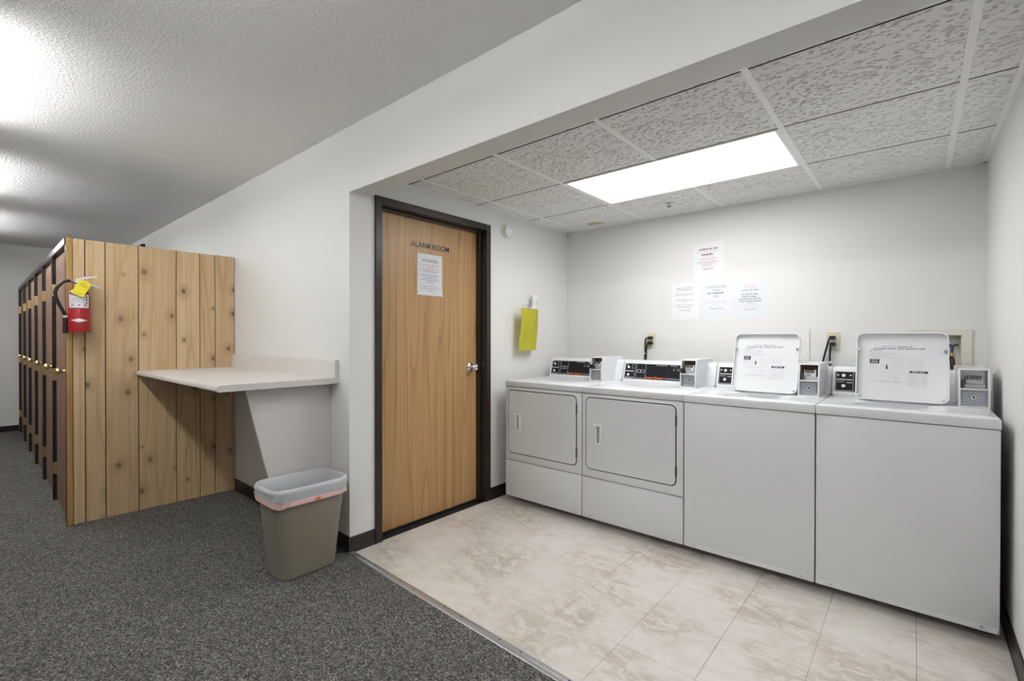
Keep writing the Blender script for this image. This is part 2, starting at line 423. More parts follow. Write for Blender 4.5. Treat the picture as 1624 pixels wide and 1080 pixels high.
# back wall with the opening for the washer supply box
BX0, BX1, BZ0, BZ1 = 2.46, 2.662, 1.06, 1.254
bm = NB()
box(bm, 0, BX0, D, D+0.12, 0, H); box(bm, BX1, W+0.12, D, D+0.12, 0, H); box(bm, BX0, BX1, D, D+0.12, 0, BZ0); box(bm, BX0, BX1, D, D+0.12, BZ1, H)
struct('wall_back', bm, 'wall_paint', 'white wall behind the washers and dryers')
struct('wall_right', B(W, W+0.12, 0.12, D, 0, H), 'wall_paint', 'white alcove wall at the right of the washers')
struct('wall_far', B(FARX-0.12, FARX, OPPY, 0.12, 0, H), 'wall_paint', 'white wall at the far end of the corridor')
struct('wall_opposite', B(FARX, ENDX, OPPY-0.12, OPPY, 0, H), 'beige_wall')
struct('wall_end', B(ENDX, ENDX+0.12, OPPY-0.12, 0.12, 0, H), 'beige_wall')
struct('ceiling', B(FARX-0.12, ENDX+0.12, OPPY-0.12, 0.12, H, H+0.1), 'ceiling_paint', 'textured white corridor ceiling')
struct('ceiling_slab', B(-0.12, W+0.12, 0.12, D+0.12, H, H+0.1), 'ceiling_paint')
# --- baseboards
BBH, BBT = 0.090, 0.006
def bbprof(bm, a, b_, nrm):
    """cove base from a to b along the wall, protruding along nrm"""
    n_ = Vector(nrm); a, b_ = Vector(a), Vector(b_)
    pr_ = [(0, 0), (0.012, 0), (BBT+0.001, 0.014), (BBT, BBH-0.006), (BBT-0.003, BBH), (0, BBH)]
    quadbox(bm, [a+n_*d+Vector((0, 0, z)) for d, z in pr_], b_-a); return bm
struct('baseboard_corridor', bbprof(NB(), (-1.72, 0, 0.004), (0.004, 0, 0.004), (0, -1, 0)), 'baseboard_vinyl')
struct('baseboard_door', bbprof(NB(), (0, -0.008, 0), (0, DY0-0.002, 0), (1, 0, 0)), 'baseboard_vinyl')
struct('baseboard_alcove', bbprof(NB(), (0, DY1+0.002, 0), (0, D, 0), (1, 0, 0)), 'baseboard_vinyl')
struct('baseboard_back', bbprof(NB(), (0, D, 0), (W, D, 0), (0, -1, 0)), 'baseboard_vinyl')
struct('baseboard_right', bbprof(NB(), (W, -0.006, 0), (W, D, 0), (-1, 0, 0)), 'baseboard_vinyl')
struct('baseboard_far', bbprof(NB(), (FARX, OPPY, 0.004), (FARX, -0.95, 0.004), (1, 0, 0)), 'baseboard_vinyl')
struct('baseboard_opposite', bbprof(NB(), (FARX, OPPY, 0.004), (ENDX, OPPY, 0.004), (0, 1, 0)), 'baseboard_vinyl')

# --- suspended grid ceiling of the alcove
GX = [0.157, 0.767, 1.377, 1.987, 2.597]; GY = [0.402, 1.012, 1.622]
gc = struct('ceiling_alcove', B(-0.001, W, HDR, D, HA+0.10, HA+0.11), 'gap_black', 'suspended tile ceiling over the laundry alcove', origin=(0, 0, HA))
for x in GX[0:]:
    segs = [(HDR, D)] if x != 1.377 else [(HDR, GY[1]), (GY[2], D)]
    for y0, y1 in segs:
        bm = NB(); box(bm, x-0.012, x+0.012, y0, y1, HA, HA+0.0015); box(bm, x-0.002, x+0.002, y0, y1, HA+0.0015, HA+0.035)
        obj('main_tee', bm, 'grid_white', gc, origin=(x, (y0+y1)/2, HA))
bounds = [0.0]+GX+[W]
for y in GY:
    for xa, xb in zip(bounds, bounds[1:]):
        bm = NB(); xa2, xb2 = xa+0.012*(xa > 0), xb-0.012*(xb < W)
        box(bm, xa2, xb2, y-0.012, y+0.012, HA+0.0175, HA+0.0185); box(bm, xa2, xb2, y-0.002, y+0.002, HA+0.0185, HA+0.04)
        obj('cross_tee', bm, 'tile_edge_shade', gc, origin=((xa+xb)/2, y, HA))  # tee coloured dark so the gap reads as shadow
for a in ((0, 0.020, HDR, D), (W-0.022, W, HDR, D), (0, W, D-0.016, D)):
    bm = NB(); box(bm, a[0], a[1], a[2], a[3], HA-0.001, HA+0.0010)
    obj('wall_angle', bm, 'grid_white', gc, origin=((a[0]+a[1])/2, (a[2]+a[3])/2, HA))
# fissured mineral tiles: pits are real relief
def noise2(shape_x, shape_y, cell_x, cell_y, rng):
    nx, ny = int(shape_x/cell_x)+3, int(shape_y/cell_y)+3
    return rng.random((ny, nx)), cell_x, cell_y
def sample(nz, X, Y):
    g_, cx_, cy_ = nz; u = X/cx_; v_ = Y/cy_; i = np.floor(u).astype(int); j = np.floor(v_).astype(int); fu = u-i; fv = v_-j
    fu = fu*fu*(3-2*fu); fv = fv*fv*(3-2*fv)
    return (g_[j, i]*(1-fu)+g_[j, i+1]*fu)*(1-fv)+(g_[j+1, i]*(1-fu)+g_[j+1, i+1]*fu)*fv
tile_cache = {}
def ceil_tile(x0, x1, y0, y1):
    lx, ly = x1-x0, y1-y0; key = (round(lx, 3), round(ly, 3))
    if key not in tile_cache:
        rng = np.random.default_rng(int(lx*1000)*7+int(ly*1000)); st = 0.0034
        nx, ny = max(2, int(lx/st)), max(2, int(ly/st))
        X, Y = np.meshgrid(np.linspace(0, lx, nx+1), np.linspace(0, ly, ny+1))
        a = sample(noise2(lx, ly, 0.016, 0.0075, rng), X, Y); b2 = sample(noise2(lx, ly, 0.0075, 0.0042, rng), X, Y); c2 = sample(noise2(lx, ly, 0.06, 0.06, rng), X, Y)
        f = 0.62*a+0.38*b2+0.10*(c2-0.5)
        pit = np.clip((0.325-f)/0.05, 0, 1); Z = pit*0.010 + rng.random(X.shape)*0.0007
        Z[0, :] = Z[-1, :] = 0.001; Z[:, 0] = Z[:, -1] = 0.001
        verts = np.stack([X-lx/2, Y-ly/2, Z], -1).reshape(-1, 3)
        idx = np.arange((nx+1)*(ny+1)).reshape(ny+1, nx+1)
        q = np.stack([idx[:-1, :-1], idx[1:, :-1], idx[1:, 1:], idx[:-1, 1:]], -1).reshape(-1, 4).tolist()
        vl = verts.tolist(); nb_ = len(vl); hx, hy = lx/2, ly/2
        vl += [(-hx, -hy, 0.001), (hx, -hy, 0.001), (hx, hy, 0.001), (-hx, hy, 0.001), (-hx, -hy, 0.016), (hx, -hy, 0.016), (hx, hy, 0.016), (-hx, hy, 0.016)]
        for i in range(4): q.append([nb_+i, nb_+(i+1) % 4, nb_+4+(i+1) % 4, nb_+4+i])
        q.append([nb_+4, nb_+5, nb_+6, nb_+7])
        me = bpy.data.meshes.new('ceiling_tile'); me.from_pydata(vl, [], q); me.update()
        me.materials.append(MATS['ceiling_tile']); me.materials.append(MATS['tile_edge_shade'])
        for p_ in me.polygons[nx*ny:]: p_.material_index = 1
        for p_ in me.polygons: p_.use_smooth = len(p_.vertices) == 4 and p_.index < nx*ny
        tile_cache[key] = me
    o = bpy.data.objects.new('ceiling_tile', tile_cache[key]); COL.objects.link(o); o.parent = gc
    ORG[o] = Vector(((x0+x1)/2, (y0+y1)/2, HA+0.001)); o.location = ORG[o]-ORG[gc]; return o
ybounds = [HDR]+GY+[D]
for i in range(len(bounds)-1):
    for j in range(len(ybounds)-1):
        if j == 2 and i in (2, 3): continue            # light fixture
        if (i == 2 or i == 3) and j == 2: continue
        xa = bounds[i]+(0.007 if i else 0.002); xb = bounds[i+1]-(0.007 if i < len(bounds)-2 else 0.002)
        ya = ybounds[j]+(0.0045 if j else 0.001); yb = ybounds[j+1]-(0.0045 if j < len(ybounds)-2 else 0.001)
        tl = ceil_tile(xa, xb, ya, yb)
        if i == 1 and j == 3: stained_tile = tl
# brown water stain on the tile in the back corner
mt = MATS['ceiling_tile'].copy(); mt.name = 'ceiling_tile_stained'; t = NT(mt); tc = t.n('ShaderNodeTexCoord')
nz = t.n('ShaderNodeTexNoise', Vector=tc.outputs['Object'], Scale=14.0, Detail=5.0)
ln = t.n('ShaderNodeVectorMath', operation='LENGTH'); t.link(t.mapping(tc.outputs['Object'], (3.6, 5.5, 0), (0.25, -0.75, 0)), ln.inputs[0])
k_ = t.math('ADD', ln.outputs['Value'], t.math('MULTIPLY', nz.outputs['Fac'], 0.9))
c = t.mix(t.ramp(k_, [(0.62, (1, 1, 1)), (0.80, (0, 0, 0))]), (0.86, 0.855, 0.84), (0.62, 0.51, 0.36))
t.link(c, t.b.inputs['Base Color'])
stained_tile.data = stained_tile.data.copy(); stained_tile.data.materials[0] = mt; stained_tile['label'] = 'ceiling tile with brown water stain'

# ================================================================== DOOR
fr_ = struct('trim_1', B(0, 0.014, DY0, DY0+0.045, 0, DZ, bev=0.002), 'dark_brown_frame', 'dark brown metal door frame', origin=(0, 0.667, 0))
def jamb(bm):
    for y0, y1 in ((DY1-0.045, DY1),): box(bm, 0, 0.014, y0, y1, 0, DZ, bev=0.002)
    return bm
obj('frame_jamb', jamb(NB()), 'dark_brown_frame', fr_)
obj('frame_head', B(0, 0.014, DY0+0.045, DY1-0.045, DZ-0.045, DZ, bev=0.002), 'dark_brown_frame', fr_)
IY0, IY1, IZ = DY0+0.045, DY1-0.045, DZ-0.045
for a in ((IY0-0.02, IY0, 0, IZ), (IY1, IY1+0.02, 0, IZ), (IY0-0.02, IY1+0.02, IZ, IZ+0.02)): obj('frame_reveal', B(-0.118, 0.003, *a, bev=0.0015), 'dark_brown_frame', fr_)
for a in ((IY0, IY0+0.014, 0, IZ), (IY1-0.014, IY1, 0, IZ), (IY0+0.014, IY1-0.014, IZ-0.014, IZ)): obj('door_stop', B(-0.084, -0.045, *a, bev=0.0015), 'dark_brown_frame', fr_)
DX = -0.085
dr = struct('door_1', B(DX-0.044, DX, IY0+0.003, IY1-0.003, 0.007, IZ-0.003, bev=0.0015), 'oak_veneer', 'brown oak veneer door lettered ALARM ROOM', origin=(DX, 0.667, 0))
# knob
kb = NB(); lathe(kb, (DX, 1.045, 1.015), (1, 0, 0), [(0, 0.033), (0.004, 0.033), (0.010, 0.026), (0.014, 0.013), (0.030, 0.012), (0.036, 0.018), (0.046, 0.026), (0.058, 0.027), (0.066, 0.022), (0.069, 0.010)], n=28)
obj('door_knob', kb, 'chrome', dr, smooth=True)['label'] = 'round chrome door knob'
FD = Frame((DX, 0, 0), (0, 1, 0), (0, 0, 1))
bm = NB(); text_bm(bm, FD, 'ALARM ROOM', 0.665, 1.846, 0.036, n=0.0008, width=0.342, bold=0.028)
o = obj('lettering', bm, 'black_print', dr); o['label'] = 'black letters ALARM ROOM'
o.data.materials[0].node_tree.nodes['Principled BSDF'].inputs['Roughness'].default_value = 0.35

# ------------------------------------------------------------------ paper notices
def notice(fr, u0, u1, v0, v1, label, rows, loc, mt='paper', tilt=0.0, tape=False, curl=0.0, group=None):
    """rows: (kind, text or width fraction, v fraction from top, height, material)"""
    cu, cv = (u0+u1)/2, (v0+v1)/2; ca, sa = math.cos(tilt), math.sin(tilt)
    f2 = Frame(fr.p(cu, cv, 0.0006), fr.u*ca+fr.v*sa, fr.v*ca-fr.u*sa)
    th_ = thing('notice_sheet', loc, label, 'notice', group); wd, hg = u1-u0, v1-v0
    bm = NB(); plate(bm, f2, [(-wd/2, -hg/2), (wd/2, -hg/2), (wd/2, hg/2), (-wd/2, hg/2)], 0.0, 0.0008)
    obj('paper', bm, mt, th_)
    if curl:
        bm = NB(); quadbox(bm, [f2.p(wd/2-0.022, -hg/2, 0.0010), f2.p(wd/2+0.004, -hg/2-0.002, 0.010), f2.p(wd/2, -hg/2+0.024, 0.0010)], f2.n*0.0003); obj('curled_corner', bm, mt, th_)
    by = {}
    for i, (kind, s_, vf, h_, m_) in enumerate(rows):
        bm = by.setdefault(m_, NB()); v_ = hg/2-vf*hg
        if kind == 't': text_bm(bm, f2, s_[0], 0, v_-h_, h_, n=0.0017, width=s_[1]*wd)
        else: words(bm, f2, 0 if not isinstance(s_, tuple) else s_[1]*wd, v_-h_, (s_ if not isinstance(s_, tuple) else s_[0])*wd, h_, n=0.0017, seed=i+int(u0*100))
    for m_, bm in by.items(): obj('print', bm, m_, th_)['kind'] = 'stuff'
    if tape:
        bm = NB(); quadbox(bm, [f2.p(-wd/2-0.012, hg/2-0.018, 0.0018), f2.p(wd/2+0.014, hg/2-0.010, 0.0018), f2.p(wd/2+0.014, hg/2+0.008, 0.0018), f2.p(-wd/2-0.012, hg/2-0.002, 0.0018)], f2.n*0.0002)
        obj('tape', bm, 'paper_warm', th_)
    return th_, f2
FB = Frame((0, D, 0), (1, 0, 0), (0, 0, 1))        # back wall, facing the room
notice(FD, 0.551, 0.769, 1.526, 1.808, 'white sheet headed ATTENTION taped to the wooden door', [
    ('t', ('ATTENTION', 0.62), 0.13, 0.017, 'black_print'), ('w', 0.72, 0.255, 0.006, 'red_print'), ('w', 0.30, 0.305, 0.006, 'red_print'), ('w', 0.72, 0.355, 0.006, 'red_print'), ('w', 0.62, 0.405, 0.007, 'grey_print'),
    ('w', 0.70, 0.50, 0.007, 'grey_print'), ('w', 0.48, 0.555, 0.007, 'grey_print'), ('w', 0.68, 0.61, 0.007, 'grey_print'), ('w', 0.34, 0.665, 0.007, 'grey_print'),
    ('w', 0.70, 0.77, 0.006, 'red_print'), ('w', 0.72, 0.82, 0.006, 'red_print'), ('w', 0.28, 0.875, 0.006, 'red_print')], (DX, 0.66, 1.526), curl=0.012)
notice(FB, 1.163, 1.383, 1.675, 1.951, 'white notice with maroon print, pinned above the row of three sheets', [
    ('w', 0.60, 0.14, 0.013, 'maroon_print'), ('w', 0.80, 0.225, 0.003, 'grey_print'), ('w', 0.42, 0.285, 0.014, 'maroon_print'), ('w', 0.42, 0.365, 0.006, 'pink_print'), ('w', 0.58, 0.42, 0.006, 'red_print'),
    ('w', 0.50, 0.465, 0.005, 'pink_print'), ('w', 0.70, 0.51, 0.006, 'grey_print'), ('w', 0.46, 0.56, 0.006, 'red_print'), ('w', 0.38, 0.605, 0.005, 'red_print'), ('t', ('THANK YOU', 0.36), 0.68, 0.013, 'maroon_print')], (1.27, D, 1.675), 'paper_warm', tilt=0.01, tape=True)
notice(FB, 0.993, 1.205, 1.380, 1.663, 'white notice with thin grey lines, leftmost sheet of the lower row', [
    ('w', 0.62, 0.13, 0.007, 'grey_print'), ('w', 0.58, 0.185, 0.007, 'grey_print'), ('w', 0.72, 0.29, 0.004, 'grey_print'), ('w', 0.72, 0.33, 0.004, 'grey_print'), ('w', 0.62, 0.46, 0.006, 'grey_print'), ('w', 0.14, 0.505, 0.005, 'grey_print'),
    ('w', 0.72, 0.60, 0.004, 'grey_print'), ('w', 0.50, 0.65, 0.006, 'grey_print'), ('t', ('THANK YOU', 0.40), 0.735, 0.012, 'grey_print')], (1.1, D, 1.380), 'paper_warm')
notice(FB, 1.224, 1.440, 1.379, 1.656, 'bluish notice with four large heading lines, middle sheet of the lower row', [
    ('t', ('LAUNDRY ROOM', 0.66), 0.115, 0.016, 'grey_print'), ('t', ('TENANT', 0.28), 0.205, 0.015, 'grey_print'), ('w', 0.60, 0.285, 0.014, 'grey_print'), ('t', ('ONLY', 0.20), 0.375, 0.014, 'grey_print'),
    ('w', 0.66, 0.53, 0.010, 'pink_print'), ('t', ('Thank You', 0.46), 0.70, 0.014, 'grey_print')], (1.33, D, 1.379))
notice(FB, 1.462, 1.672, 1.374, 1.648, 'bluish notice with dense centred lines, rightmost sheet of the lower row', [
    ('w', 0.34, 0.12, 0.008, 'pink_print'), ('w', 0.42, 0.18, 0.007, 'pink_print'), ('w', 0.54, 0.24, 0.008, 'grey_print'), ('w', 0.58, 0.345, 0.010, 'grey_print'), ('w', 0.54, 0.405, 0.010, 'grey_print'), ('w', 0.72, 0.465, 0.010, 'grey_print'),
    ('w', 0.70, 0.525, 0.010, 'grey_print'), ('w', 0.26, 0.585, 0.006, 'pale_print'), ('w', 0.66, 0.66, 0.006, 'pink_print'), ('t', ('THANK YOU', 0.36), 0.74, 0.011, 'grey_print')], (1.57, D, 1.374))

# ================================================================== CEILING LIGHT in the alcove
tf = thing('ceiling_light', (1.377, 1.317, HA), 'large lit rectangular fluorescent panel in the tile ceiling', 'ceiling light')
LX0, LX1, LY0, LY1 = 0.767+0.012, 1.987-0.012, GY[1]+0.006, GY[2]-0.006
FC = Frame((0, 0, HA), (1, 0, 0), (0, -1, 0))         # looking down: n = -z
bm = NB(); ring(bm, FC, [(LX0, -LY1), (LX1, -LY1), (LX1, -LY0), (LX0, -LY0)], [(LX0+0.018, -LY1+0.018), (LX1-0.018, -LY1+0.018), (LX1-0.018, -LY0-0.018), (LX0+0.018, -LY0-0.018)], -0.020, 0.002)
obj('frame', bm, 'grid_white', tf)
obj('diffuser', B(LX0+0.017, LX1-0.017, LY0+0.017, LY1-0.017, HA+0.004, HA+0.008), 'troffer_lens', tf)['label'] = 'glowing white diffuser'
obj('housing', B(LX0, LX1, LY0, LY1, HA+0.012, HA+0.085), 'grid_white', tf)
# bare-tube strip lights hung from the corridor ceiling (outside the frame, they light the corridor)
for i, (xc, wh) in enumerate(((-4.8, 'nearest the far wall'), (-2.8, 'over the storage lockers'), (-0.8, 'opposite the folding counter'), (1.2, 'in front of the alcove opening'), (3.2, 'past the alcove'))):
    o = thing('corridor_light', (xc, -1.50, H-0.164), 'bare tube strip light hung below the corridor ceiling ' + wh, 'ceiling light', 'corridor strip lights')
    ly = -1.50
    obj('channel', B(xc-0.615, xc+0.615, ly-0.055, ly+0.055, H-0.108, H-0.068, bev=0.004, seg=1), 'grid_white', o)
    for dy in (-0.036, 0.036):
        bm = NB(); cyl(bm, (xc-0.592, ly+dy, H-0.140), (xc+0.592, ly+dy, H-0.140), 0.019, n=16); obj('tube', bm, 'tube_glass', o, smooth=True)
    for s_ in (-1, 1):
        obj('lamp_holder', B(xc+s_*0.594, xc+s_*0.615, ly-0.06, ly+0.06, H-0.164, H-0.108, bev=0.003, seg=1), 'grid_white', o)
        bm = NB(); cyl(bm, (xc+s_*0.45, ly, H-0.068), (xc+s_*0.45, ly, H), 0.008, n=10); obj('stem', bm, 'grid_white', o)
# sprinkler
sp = thing('fire_sprinkler', (1.114, 1.861, HA), 'small chrome sprinkler head in the tile ceiling', 'sprinkler')
bm = NB(); lathe(bm, (1.114, 1.861, HA+0.001), (0, 0, -1), [(0, 0.030), (0.003, 0.027), (0.005, 0.014), (0.006, 0.012)], n=20); obj('escutcheon', bm, 'steel', sp, smooth=True)
bm = NB(); cyl(bm, (1.114, 1.861, HA-0.003), (1.114, 1.861, HA-0.012), 0.008, 0.006, n=10)
for s_ in (-1, 1): tube(bm, [(1.114+s_*0.006, 1.861, HA-0.010), (1.114+s_*0.011, 1.861, HA-0.016), (1.114+s_*0.003, 1.861, HA-0.024)], 0.002, n=6, k=3)
obj('yoke', bm, 'steel', sp)
bm = NB(); lathe(bm, (1.114, 1.861, HA-0.023), (0, 0, -1), [(0, 0.005), (0.0015, 0.017), (0.003, 0.015)], n=16); obj('deflector', bm, 'screw_dark', sp)
# heat detector on the door wall
hd = thing('heat_detector', (0, 1.362, 2.075), 'round white detector on the wall above the spray bottle', 'detector')
bm = NB(); lathe(bm, (0, 1.362, 2.075), (1, 0, 0), [(0, 0.058), (0.012, 0.058), (0.014, 0.054)], n=32); obj('base', bm, 'outlet_box_cream', hd, smooth=True)
bm = NB(); lathe(bm, (0.0135, 1.362, 2.075), (1, 0, 0), [(0, 0.048), (0.010, 0.050), (0.018, 0.047), (0.022, 0.036), (0.023, 0.01)], n=32); obj('cover', bm, 'plastic_white', hd, smooth=True)
for a in ((1.385, 1.390, 2.095, 2.106), (1.380, 1.385, 2.040, 2.047)): obj('indicator', B(0.034, 0.0375, *a), 'grey_plastic', hd)

# ================================================================== STORAGE LOCKERS with plank end panel
PX = -1.733; LH = 1.887; LANG = 0.0117
lk = thing('storage_lockers', (PX, -0.5, 0), 'row of brown wooden storage lockers with knotty pine end panel', 'lockers')
LO = Vector((PX, -0.997, 0)); LU = Vector((-1, LANG, 0)).normalized(); LV = Vector((-LU.y, LU.x, 0))   # u along the fronts, v out of the fronts
LL = 4.70
def lbox(bm, u0, u1, v0, v1, z0, z1, bev=0.0):
    n0 = len(bm.verts); bm2 = NB(); box(bm2, u0, u1, v0, v1, z0, z1, bev=bev, seg=1)
    for v_ in bm2.verts: v_.co = LO + LU*v_.co.x + LV*v_.co.y + Vector((0, 0, v_.co.z))
    me = bpy.data.meshes.new('tmp'); bm2.to_mesh(me); bm2.free(); bm.from_mesh(me); bpy.data.meshes.remove(me); return bm
def LP(u, v_, z): return LO + LU*u + LV*v_ + Vector((0, 0, z))
# plank end panel: each board its own piece
edges = [-0.968, -0.907, -0.803, -0.623, -0.397, -0.244, -0.140, -0.001]
obj('end_panel_backing', B(PX-0.022, PX-0.012, -0.985, -0.001, 0.004, LH-0.004), 'gap_black', lk)
for a, b_ in zip(edges, edges[1:]):
    zt = LH + R.uniform(-0.003, 0.001)
    bm = B(PX-0.013, PX, a+0.0026, b_-0.0022, 0.004, zt, bev=0.0022, seg=1)
    obj('plank', bm, 'pine', lk, origin=(PX, (a+b_)/2, 0))
obj('corner_board', B(PX-0.02, PX+0.002, -0.997, -0.9685, 0.004, LH+0.001, bev=0.0015), 'pine_trim', lk)
pitch_ = 0.767
bm = NB(); lbox(bm, 0.024, LL, -0.60, -0.030, 0.004, LH-0.03); obj('carcass', bm, 'locker_dark', lk)
bm = NB(); lbox(bm, 0.022, LL, -0.014, 0.008, LH-0.045, LH, 0.002); obj('top_rail', bm, 'locker_dark', lk)
bm = NB(); lbox(bm, 0.026, LL, -0.95, -0.03, LH-0.028, LH-0.016); obj('top_board', bm, 'locker_dark', lk)
us = [0.022]+[pitch_*k for k in range(1, 6)]+[LL-0.035]
for i, u in enumerate(us):
    bm = NB(); lbox(bm, u, u+(0.030 if i == 0 else 0.040), -0.018, 0.006 if i else 0.002, 0.004, LH-0.046, 0.0015); obj('stile', bm, 'locker_dark', lk, origin=LP(u+0.02, 0, 0))
for i in range(6):
    u0 = us[i]+(0.033 if i == 0 else 0.044); u1 = us[i+1]-0.003
    bm = NB(); lbox(bm, u0, u1, -0.030, -0.016, 0.012, LH-0.050, 0.0015); d_ = obj('locker_door', bm, 'locker_walnut', lk, origin=LP(u0, -0.016, 0))
    for z in (1.592, 0.955, 0.245):
        bm = NB(); lbox(bm, u1-0.020, u1+0.002, -0.0165, -0.0135, z-0.045, z+0.045)
        lbox(bm, u1+0.0005, u1+0.003, -0.0165, 0.0075, z-0.045, z+0.045); cyl(bm, LP(u1-0.001, -0.0105, z-0.045), LP(u1-0.001, -0.0105, z+0.045), 0.0045, n=8)
        obj('hinge', bm, 'brass', d_)['label'] = 'brass hinge'
    bm = NB(); kp = LP(u0+0.055, -0.016, 1.012)
    lathe(bm, kp, LV, [(0, 0.024), (0.004, 0.023), (0.008, 0.012), (0.024, 0.010), (0.034, 0.018), (0.046, 0.024), (0.058, 0.022), (0.064, 0.012)], n=18)
    obj('knob', bm, 'brass', d_, smooth=True)['label'] = 'brass door knob'
# black clip lying on top
bt = thing('metal_bracket', (-1.80, -0.60, LH), 'small black bracket lying on top of the lockers', 'bracket')
bm = NB(); quadbox(bm, [(-1.77, -0.63, LH-0.002), (-1.77, -0.575, LH-0.002), (-1.77, -0.575, LH+0.024), (-1.77, -0.59, LH+0.024)], (-0.09, 0, 0)); obj('body', bm, 'rubber_black', bt)
bm = NB(); box(bm, -1.8, -1.768, -0.645, -0.60, LH-0.002, LH+0.005); obj('tab', bm, 'steel', bt)

# ================================================================== FIRE EXTINGUISHER
EX, EY = PX+0.068, -0.944
ex = thing('fire_extinguisher', (EX, EY, 1.268), 'red fire extinguisher with yellow tag hanging on pine planks', 'extinguisher')
bm = NB(); lathe(bm, (EX, EY, 1.272), (0, 0, 1), [(0, 0.045), (0.006, 0.053), (0.235, 0.053), (0.255, 0.048), (0.270, 0.034), (0.277, 0.019), (0.292, 0.017)], n=36); cy_ = obj('cylinder', bm, 'red_paint', ex, smooth=True)
bm = NB(); lathe(bm, (EX, EY, 1.268), (0, 0, 1), [(0, 0.050), (0.003, 0.0575), (0.140, 0.0575), (0.143, 0.0565), (0.152, 0.0555), (0.153, 0.0535)], n=36); bo = obj('boot', bm, 'red_boot', ex, smooth=True)
# white diamond on the boot, facing the camera side (+X)
def cylpatch(bm, r, uv, z0_, ang0):
    for poly in uv:
        bm.faces.new([bm.verts.new((EX+r*math.cos(ang0+u/r), EY+r*math.sin(ang0+u/r), z0_+v_)) for u, v_ in poly])
A0 = math.radians(-8)
bm = NB(); ns = 12; L_ = 0.046; hh = 0.0125
for i in range(ns):
    ua, ub = -L_+2*L_*i/ns, -L_+2*L_*(i+1)/ns; ha, hb = hh*(1-abs(ua)/L_), hh*(1-abs(ub)/L_)
    q = [(ua, -ha), (ub, -hb), (ub, hb), (ua, ha)]
    q = [q[k] for k in range(4) if not ((k == 3 and ha < 1e-6) or (k == 2 and hb < 1e-6))]
    cylpatch(bm, 0.0581, [q], 1.345, A0)
obj('diamond', bm, 'label_white', bo)['label'] = 'white diamond mark'
bm = NB(); rows = 16
for i in range(rows):
    a, b_ = -0.058+0.116*i/rows, -0.058+0.116*(i+1)/rows; cylpatch(bm, 0.0536, [[(a, 0), (b_, 0), (b_, 0.088), (a, 0.088)]], 1.425, A0)
lb = obj('label', bm, 'label_white', cy_); lb['label'] = 'white instruction label'
bm = NB(); rr = random.Random(3)
for zz in (0.080, 0.062, 0.054, 0.046, 0.036):
    u = -0.045
    while u < 0.03:
        l_ = rr.uniform(0.004, 0.012); hgt = 0.010 if zz == 0.080 else 0.0022
        cylpatch(bm, 0.0540, [[(u, 0), (u+l_, 0), (u+l_, hgt*0.6), (u, hgt*0.6)]], 1.425+zz, A0); u += l_+0.003
for u in (-0.034, -0.004, 0.030):
    for k in range(5):
        uu, zz = u+rr.uniform(-0.006, 0.006), rr.uniform(0.006, 0.02); cylpatch(bm, 0.0540, [[(uu, 0), (uu+0.004, 0), (uu+0.004, 0.005), (uu, 0.005)]], 1.425+zz, A0)
for zz in (0.03, 0.048, 0.066): cylpatch(bm, 0.0540, [[(0.036, 0), (0.045, 0), (0.045, 0.009), (0.036, 0.009)]], 1.425+zz, A0)
obj('label_print', bm, 'black_print', cy_)['kind'] = 'stuff'
# valve, levers
VZ = 1.575
bm = NB(); lathe(bm, (EX, EY, 1.560), (0, 0, 1), [(0, 0.016), (0.010, 0.020), (0.030, 0.020), (0.036, 0.012)], n=18); cyl(bm, (EX, EY, VZ+0.008), (EX, EY-0.042, VZ+0.024), 0.010, 0.0085, n=12)
obj('valve', bm, 'chrome', ex, smooth=True)
bm = NB()
quadbox(bm, [(EX-0.011, EY-0.022, 1.588), (EX-0.011, EY-0.016, 1.612), (EX-0.011, EY+0.03, 1.632), (EX-0.011, EY+0.088, 1.640), (EX-0.011, EY+0.088, 1.632), (EX-0.011, EY+0.035, 1.620), (EX-0.011, EY-0.004, 1.596)], (0.022, 0, 0))
obj('top_lever', bm, 'label_white', ex)
bm = NB(); quadbox(bm, [(EX-0.010, EY+0.005, 1.596), (EX-0.010, EY+0.05, 1.590), (EX-0.010, EY+0.115, 1.562), (EX-0.010, EY+0.112, 1.555), (EX-0.010, EY+0.05, 1.580), (EX-0.010, EY+0.005, 1.586)], (0.020, 0, 0))
obj('carry_handle', bm, 'label_white', ex)
bm = NB(); lathe(bm, (EX+0.02, EY-0.012, 1.566), (1, 0, 0), [(0, 0.013), (0.010, 0.013), (0.012, 0.010)], n=16); obj('gauge', bm, 'steel', ex)
hz = [(EX, EY-0.040, VZ+0.024), (EX+0.002, EY-0.075, VZ+0.014), (EX+0.004, EY-0.108, VZ-0.035), (EX+0.006, EY-0.110, VZ-0.080), (EX+0.006, EY-0.092, VZ-0.135), (EX+0.004, EY-0.070, VZ-0.190), (EX+0.002, EY-0.066, VZ-0.215)]
bm = NB(); tube(bm, hz, 0.0095, n=12); obj('hose', bm, 'rubber_black', ex, smooth='all')['label'] = 'black curved hose'
bm = NB(); cyl(bm, (EX+0.002, EY-0.066, 1.376), (EX+0.002, EY-0.066, 1.362), 0.012, n=14); obj('hose_clip', bm, 'label_white', ex)
bm = NB(); cyl(bm, (EX+0.002, EY-0.066, 1.362), (EX+0.002, EY-0.066, 1.262), 0.0125, 0.0145, n=16); obj('nozzle', bm, 'rubber_black', ex, smooth=True)
bm = NB(); box(bm, PX+0.0005, PX+0.016, EY-0.02, EY+0.02, 1.30, 1.59, bev=0.002); obj('wall_bracket', bm, 'steel', ex)
